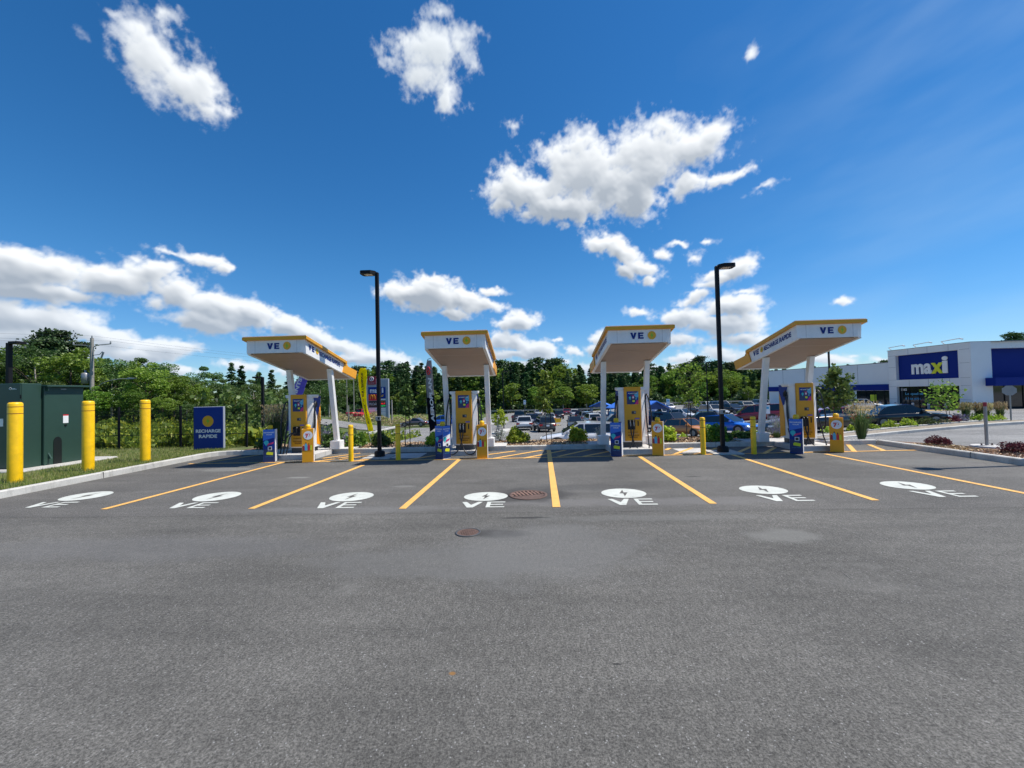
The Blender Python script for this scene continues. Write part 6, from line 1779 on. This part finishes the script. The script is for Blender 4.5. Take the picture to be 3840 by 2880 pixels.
# utility poles and wires
def pole(px_, D, top_py, label, r=.14, arm=None, extras=(), base_dz=0.0, name='utility_pole'):
    x, y = XD(px_, D); z = hz(x, y) + base_dz; d = ray(px_, top_py); H = CAM_H + d.z * (y / d.y) - z
    t = empty(name, (x, y, z), 0, label, 'utility pole', 'utility poles')
    mb = MB(); mb.tube([(0, 0, -.3), (0, 0, H)], [r, r * .72], wood, 10); mb.build('shaft', t)
    if arm:
        mb = MB(); mb.tube([(-arm, 0, H - .55), (-arm * .3, 0, H - .62), (0, 0, H - .85)], .04, steel, 5); mb.tube([(arm, 0, H - .55), (arm * .3, 0, H - .62), (0, 0, H - .85)], .04, steel, 5); mb.build('crossarm', t)
        for s_ in (-arm, 0, arm):
            mb = MB(); zi = H - .55 if s_ else H - .02; mb.lathe([(.03, 0), (.07, .08), (.04, .14), (.06, .2), (.02, .26)], midg, (s_, 0, zi), 8); mb.build('insulator', t)
    for e in extras: e(t, H)
    return t, x, y, z + H
def transformer(t, H):
    mb = MB(); mb.lathe([(.05, -.45), (.26, -.4), (.28, .42), (.2, .5), (.06, .56), (.08, .75)], steel, (-.5, -.1, H * .54), 14); mb.build('transformer', t)
def street_arm(t, H):
    z = H * .34; mb = MB(); mb.tube(catmull([(.1, 0, z), (.5, 0, z + .8), (1.3, 0, z + 1.25), (2.5, 0, z + 1.45), (3.3, 0, z + 1.45)], 3), .035, steel, 6); mb.build('street_light_arm', t)
    mb = MB(); mb.prism([(3.2, z + 1.40), (3.95, z + 1.42), (4.0, z + 1.5), (3.4, z + 1.56)], 1, -.14, .14, steel); mb.build('street_light', t)
def fuse(t, H):
    mb = MB(); mb.tube([(.1, 0, H - 1.5), (.7, 0, H - 1.45), (.95, 0, H - 1.2)], .03, steel, 5); mb.tube([(.85, 0, H - 1.75), (1.05, 0, H - 1.25)], .07, midg, 6); mb.build('fuse_cutout', t)
_, ux_, uy_, uz_ = pole(345, 36, 1268, 'grey wooden utility pole with transformer can and curved street light left of the tall bollard', .17, 1.7, (transformer, street_arm, fuse))
pole(1233, 80, 1478, 'thin utility pole with crossarm seen between charger and column of the leftmost canopy', .16, 1.6)
pole(1154, 84, 1458, 'utility pole just right of the leftmost charger top', .16, 1.2)
pole(1300, 92, 1418, 'tall thin pole right of the leftmost canopy column', .12)
pole(1326, 94, 1415, 'tall thin pole left of the yellow flag top', .12)
pole(1468, 66, 1500, 'short bare wooden pole right of the pylon sign', .14)
t, x_, y_, z_ = pole(1306, 62, 1520, 'pole with a red traffic signal arm before the red truck', .09)
mb = MB(); H_ = z_ - t.location.z; mb.tube([(0, 0, H_ - 1.6), (1.2, 0, H_ - 1.45)], .05, wood, 5); mb.build('signal_arm', t)
for k in range(2):
    mb = MB(); mb.box(.75 + k * .7, -.15, H_ - 1.65, 1.25 + k * .7, .15, H_ - 1.3, dred); disc(mb, (1.0 + k * .7, -.155, H_ - 1.47), (1, 0, 0), (0, 0, 1), .13, redm); mb.build('signal_head', t)
t = empty('power_line', (ux_, uy_, uz_), 0, 'thin power lines sagging from the left utility pole across the sky', 'power line')
for k, dx in enumerate((-1.7, 0, 1.7)):
    for ex, ey, ez in ((-34, -12, 3.5), (30, 44, -1.0)):
        mb = MB(); z0 = -.3 if dx else .2; a = Vector((dx, 0, z0)); b = Vector((ex + dx, ey, ez + z0))
        mb.tube([a.lerp(b, u) + Vector((0, 0, -4 * .9 * u * (1 - u))) for u in np.linspace(0, 1, 12).tolist()], .006, darkg, 4); mb.build('wire', t)

# signs on posts
x, y = XD(Z6(1508, 0)[0], 27.0); t = empty('stop_sign', (x, y, hz(x, y)), radians(-40), 'back of an octagonal stop sign on a grey post near the right edge', 'sign')
s_ = 27 / FPX / 2.765
mb = MB(); mb.tube([(0, .03, 0), (0, .03, 345 * s_)], .045, steel, 6); mb.build('post', t)
mb = MB(); mb.prism([(-.02 + .34 * cos(pi / 8 + k * pi / 4), 335 * s_ + .34 * sin(pi / 8 + k * pi / 4)) for k in range(8)], 1, -.012, .012, midg); mb.build('plate', t)
c = G(*Z6(1275, 1316), .12); t = empty('marker_post', (c.x, c.y, .12), 0, 'slim grey steel post with red tip standing on a round concrete foot at right', 'post')
mb = MB(); mb.lathe([(.33, -.05), (.33, .035), (.31, .045)], concd, n=28); mb.build('footing', t)
mb = MB(); mb.tube([(0, 0, .03), (0, 0, 1.22)], .036, steel, 10); mb.build('post', t)
mb = MB(); mb.tube([(0, 0, 1.12), (0, 0, 1.235)], .038, dred, 10); mb.build('tip', t)
mb = MB()
for a in (-.14, .14): mb.tube([(a, 0, .03), (a, 0, .10)], .018, rust, 6)
mb.box(-.16, -.02, .044, .16, .02, .055, rust); mb.build('anchor_bolts', t)
for px_, D, ty, lab in ((2503, 50, 1496, 'small white parking sign left of the young tree before the woods'), (2875, 37, 1520, 'small white sign left of the rightmost charger'), (1966, 70, 1500, 'small sign at the left lane edge')):
    x, y = XD(px_, D); z = hz(x, y); d = ray(px_, ty); H = CAM_H + d.z * (y / d.y) - z
    t = empty('parking_sign', (x, y, z), 0, lab, 'sign', 'small signs in the car park')
    mb = MB(); mb.tube([(0, .02, 0), (0, .02, H)], .03, steel, 6); mb.build('post', t)
    mb = MB(); mb.box(-.2, -.01, H - .75, .2, .01, H, printw); mb.box(-.12, -.014, H - .32, .12, -.011, H - .12, printb); mb.build('plate', t)

# ================================================================ store
A_, B_, C_ = Vector((47.9, 85.2, 0)), Vector((53.0, 62.4, 0)), Vector((53.6, 52.0, 0))
zb0 = -1.75
def frame_of(p, q):
    u = (q - p); L_ = u.length; u.normalize(); return p, u, Vector((u.y, -u.x, 0)), L_
panelw = pbr('store_panel', (.74, .75, .75), .5, var=.04, vscale=.3)
joint = pbr('panel_joint', (.22, .24, .26), .6)
sblue = pbr('store_blue', (.0015, .020, .20), .6, spec=.2)
t = empty('store', (53, 56, zb0), 0, 'large white and blue grocery store with the word maxi on its sign panel', 'store')
o0 = t.location.copy()
def wbox(mb, fr, s0, s1, z0, z1, d0, d1, m_):
    p, u, n_, L_ = fr
    vs = [p + u * s + n_ * d + Vector((0, 0, z)) - Vector((o0.x, o0.y, 0)) for z in (z0, z1) for d in (d0, d1) for s in (s0, s1)]
    mb.raw(vs, [(0, 2, 3, 1), (4, 5, 7, 6), (0, 1, 5, 4), (2, 6, 7, 3), (0, 4, 6, 2), (1, 3, 7, 5)], m_)
# facade directions: u runs right (towards the camera), n_ points out to the lot (-X)
wing = frame_of(A_, B_); block = frame_of(B_ + Vector((-.9, 0, 0)), C_ + Vector((-.9, 0, 0)))
nrm_ok = wing[2].x < 0
def fix(fr):
    p, u, n_, L_ = fr; return (p, u, n_ if n_.x < 0 or (abs(n_.x) < .3 and n_.y < 0) else -n_, L_)
wing, block = fix(wing), fix(block)
LW_ = wing[3]; LB = block[3]; wz = .15
mb = MB(); wbox(mb, wing, 0, LW_ + .2, -.6, 6.9, -10, 0, panelw)
wbox(mb, wing, 0, LW_, 6.9, 7.0, -.4, .05, joint)
for s_ in np.arange(3.5, LW_ - 1, 4.8): wbox(mb, wing, s_, s_ + .05, 3.8, 6.9, 0, .012, joint)
mb.build('wing_wall', t)
mb = MB(); wbox(mb, wing, 0, LW_, 2.85, 3.75, .0, .18, sblue); mb.build('blue_band', t)
for k, (s0, s1) in enumerate(((LW_ - 5.6, LW_ - .2), (LW_ - 11.8, LW_ - 6.2), (LW_ - 16.5, LW_ - 12.4))):
    mb = MB(); wbox(mb, wing, s0, s1, .35, 2.8, .0, .04, glass)
    for q in np.arange(s0, s1 + .01, (s1 - s0) / 4): wbox(mb, wing, q - .04, q + .04, .3, 2.82, .045, .09, blackm)
    if k < 2: wbox(mb, wing, s0 + 2.0, s0 + 2.9, 1.2, 2.2, .041, .05, printl)
    mb.build('window', t)
mb = MB(); wbox(mb, wing, 0, LW_, -.6, .32, .0, .06, concd); mb.build('plinth', t)
# entrance block
mb = MB()
zt_b = 8.55
wbox(mb, block, 0, LB - 1.45, -.6, zt_b, -8, -.55, panelw)
wbox(mb, block, -.02, 1.15, -.6, zt_b, -.55, 0, panelw); wbox(mb, block, LB - .95, LB + .3, -.6, zt_b, -1.5, 0, panelw)
wbox(mb, block, 1.15, LB - .95, 7.75, zt_b, -.55, 0, panelw); wbox(mb, block, 1.15, LB - .95, 3.35, 4.3, -.55, 0, panelw)
for z in (1.6, 3.35, 4.3, 6.1, 7.75):
    wbox(mb, block, -.02, 1.15, z, z + .03, .0, .008, joint); wbox(mb, block, LB - .95, LB + .3, z, z + .03, 0, .008, joint)
for s_ in np.arange(3, LB - 1, 2.6): wbox(mb, block, s_, s_ + .03, 7.78, zt_b, 0, .008, joint); wbox(mb, block, s_, s_ + .03, 3.38, 4.28, 0, .008, joint)
wbox(mb, block, -.1, LB + .3, zt_b, zt_b + .06, -8, .05, joint)
mb.build('entrance_block', t)
mb = MB(); wbox(mb, block, 1.16, LB - .96, 4.31, 7.74, -.54, -.40, sblue); mb.build('sign_panel', t)
p, u, n_, L_ = block
def btxt(mb, s, s0, s1, z0, z1, d, m_, **kw):
    org = p + u * ((s0 + s1) / 2) + n_ * d + Vector((0, 0, z0)) - Vector((o0.x, o0.y, 0))
    put_text(mb, s, org, u, (0, 0, 1), z1 - z0, m_, s1 - s0, lift=0.02, **kw)
span = LB - 2.1
S_ = lambda f: 1.15 + span * f
mb = MB()
for l_ in (0.0, .04, .08):
    d = -.39 + l_
    btxt(mb, 'ma', S_(.235), S_(.56), 4.98, 6.38, d, printw, bold=.035)
    btxt(mb, 'x', S_(.55), S_(.735), 4.98, 6.38, d + .01, printl, bold=.04)
    btxt(mb, 'i', S_(.715), S_(.80), 4.98, 7.15, d, printw, bold=.035)
mb.build('sign_lettering', t)
mb = MB(); wbox(mb, block, 1.16, LB - .96, .35, 3.34, -.54, -.42, glass)
for q in np.linspace(1.2, LB - 1.0, 7): wbox(mb, block, q - .05, q + .05, .3, 3.34, -.42, -.36, blackm)
btxt(mb, '1165', S_(.03), S_(.13), 2.75, 3.1, -.41, printw, bold=.02)
btxt(mb, 'La qualité', S_(.10), S_(.40), 2.1, 2.5, -.41, printb, bold=.02)
btxt(mb, 'à bas prix', S_(.10), S_(.36), 1.45, 1.85, -.41, printb, bold=.02)
mb.build('entrance_window', t)
# return wall facing the camera
rt = fix((C_ + Vector((-.9, -.0, 0)), Vector((1, .02, 0)).normalized(), Vector((0, -1, 0)), 40))
mb = MB(); wbox(mb, rt, .0, 2.4, -.6, zt_b, -1.2, 0.3, panelw); wbox(mb, rt, 2.4, 30, 7.75, zt_b, -8, .0, panelw); wbox(mb, rt, 2.4, 30, -.6, 7.75, -8, -1.3, panelw)
wbox(mb, rt, 0, 30, zt_b, zt_b + .06, -8, .32, joint)
mb.build('side_wall', t)
mb = MB(); wbox(mb, rt, 2.4, 30, 4.2, 7.74, -1.29, -.9, sblue); mb.build('sign_panel', t)
mb = MB(); wbox(mb, rt, 1.55, 30, 3.25, 4.2, -.9, 1.4, sblue); mb.build('awning', t)
mb = MB(); wbox(mb, rt, 2.42, 30, -.2, 3.24, -1.29, -1.1, glass)
for q in np.arange(3, 30, 2.2): wbox(mb, rt, q, q + .08, -.2, 3.24, -1.1, -1.04, blackm)
mb.build('entrance_doors', t)
for s_ in (.6, 4.2, 7.8):
    mb = MB(); a = p + u * s_ - Vector((o0.x, o0.y, 0)); mb.tube([a + Vector((0, 0, zt_b + .1)), a + n_ * .4 + Vector((0, 0, zt_b + .42)), a + n_ * .9 + u * 2.6 + Vector((0, 0, zt_b + .5))], .05, printw, 5); mb.tube([a + n_ * .9 + u * 2.6 + Vector((0, 0, zt_b + .5)), a + n_ * 1.1 + u * 3.1 + Vector((0, 0, zt_b + .35))], .08, printw, 5); mb.build('sign_light', t)
mb = MB(); wbox(mb, wing, 0, LW_, 0, .14, .2, 3.2, conc); wbox(mb, block, -.3, LB + 4, .0, .14, .1, 3.4, conc); 
mb.v = [(a + o0.x, b + o0.y, c + zb0 + .12) for a, b, c in mb.v]; mb.build('sidewalk', kind='structure')
# store bollards
for k, f_ in enumerate([-17.5, -13.5, -9.5, -6.5, -3.6, -1.2, 1.6, 3.9, 6.3, 8.3, 10.3, 11.9]):
    q = block[0] + block[1] * f_ + block[2] * 2.9
    if f_ < 0: q = wing[0] + wing[1] * (LW_ + f_) + wing[2] * 2.9
    b_ = empty('bollard', (q.x, q.y, zb0 + .2), 0, 'grey banded bollard before the store, %s from the left of its row' % OW[k], 'bollard', 'grey bollards in a row before the store')
    mb = MB(); mb.lathe([(.13, 0), (.13, .98), (.10, 1.07), (.03, 1.1)], midg, n=12); mb.build('post', b_)
    mb = MB(); mb.lathe([(.134, .86), (.134, .95)], printw, n=12, cap=False); mb.build('band', b_)
mb = MB()
q0 = [Vector((44, 50, 0)), Vector((49.3, 50, 0)), Vector((46.2, 66, 0)), Vector((41, 66, 0))]
mb.face([(p_.x, p_.y, hz(p_.x, p_.y) + .06) for p_ in q0], painted('crossing_paint', (.62, .42, .14), .5)); mb.build('crossing', kind='structure')
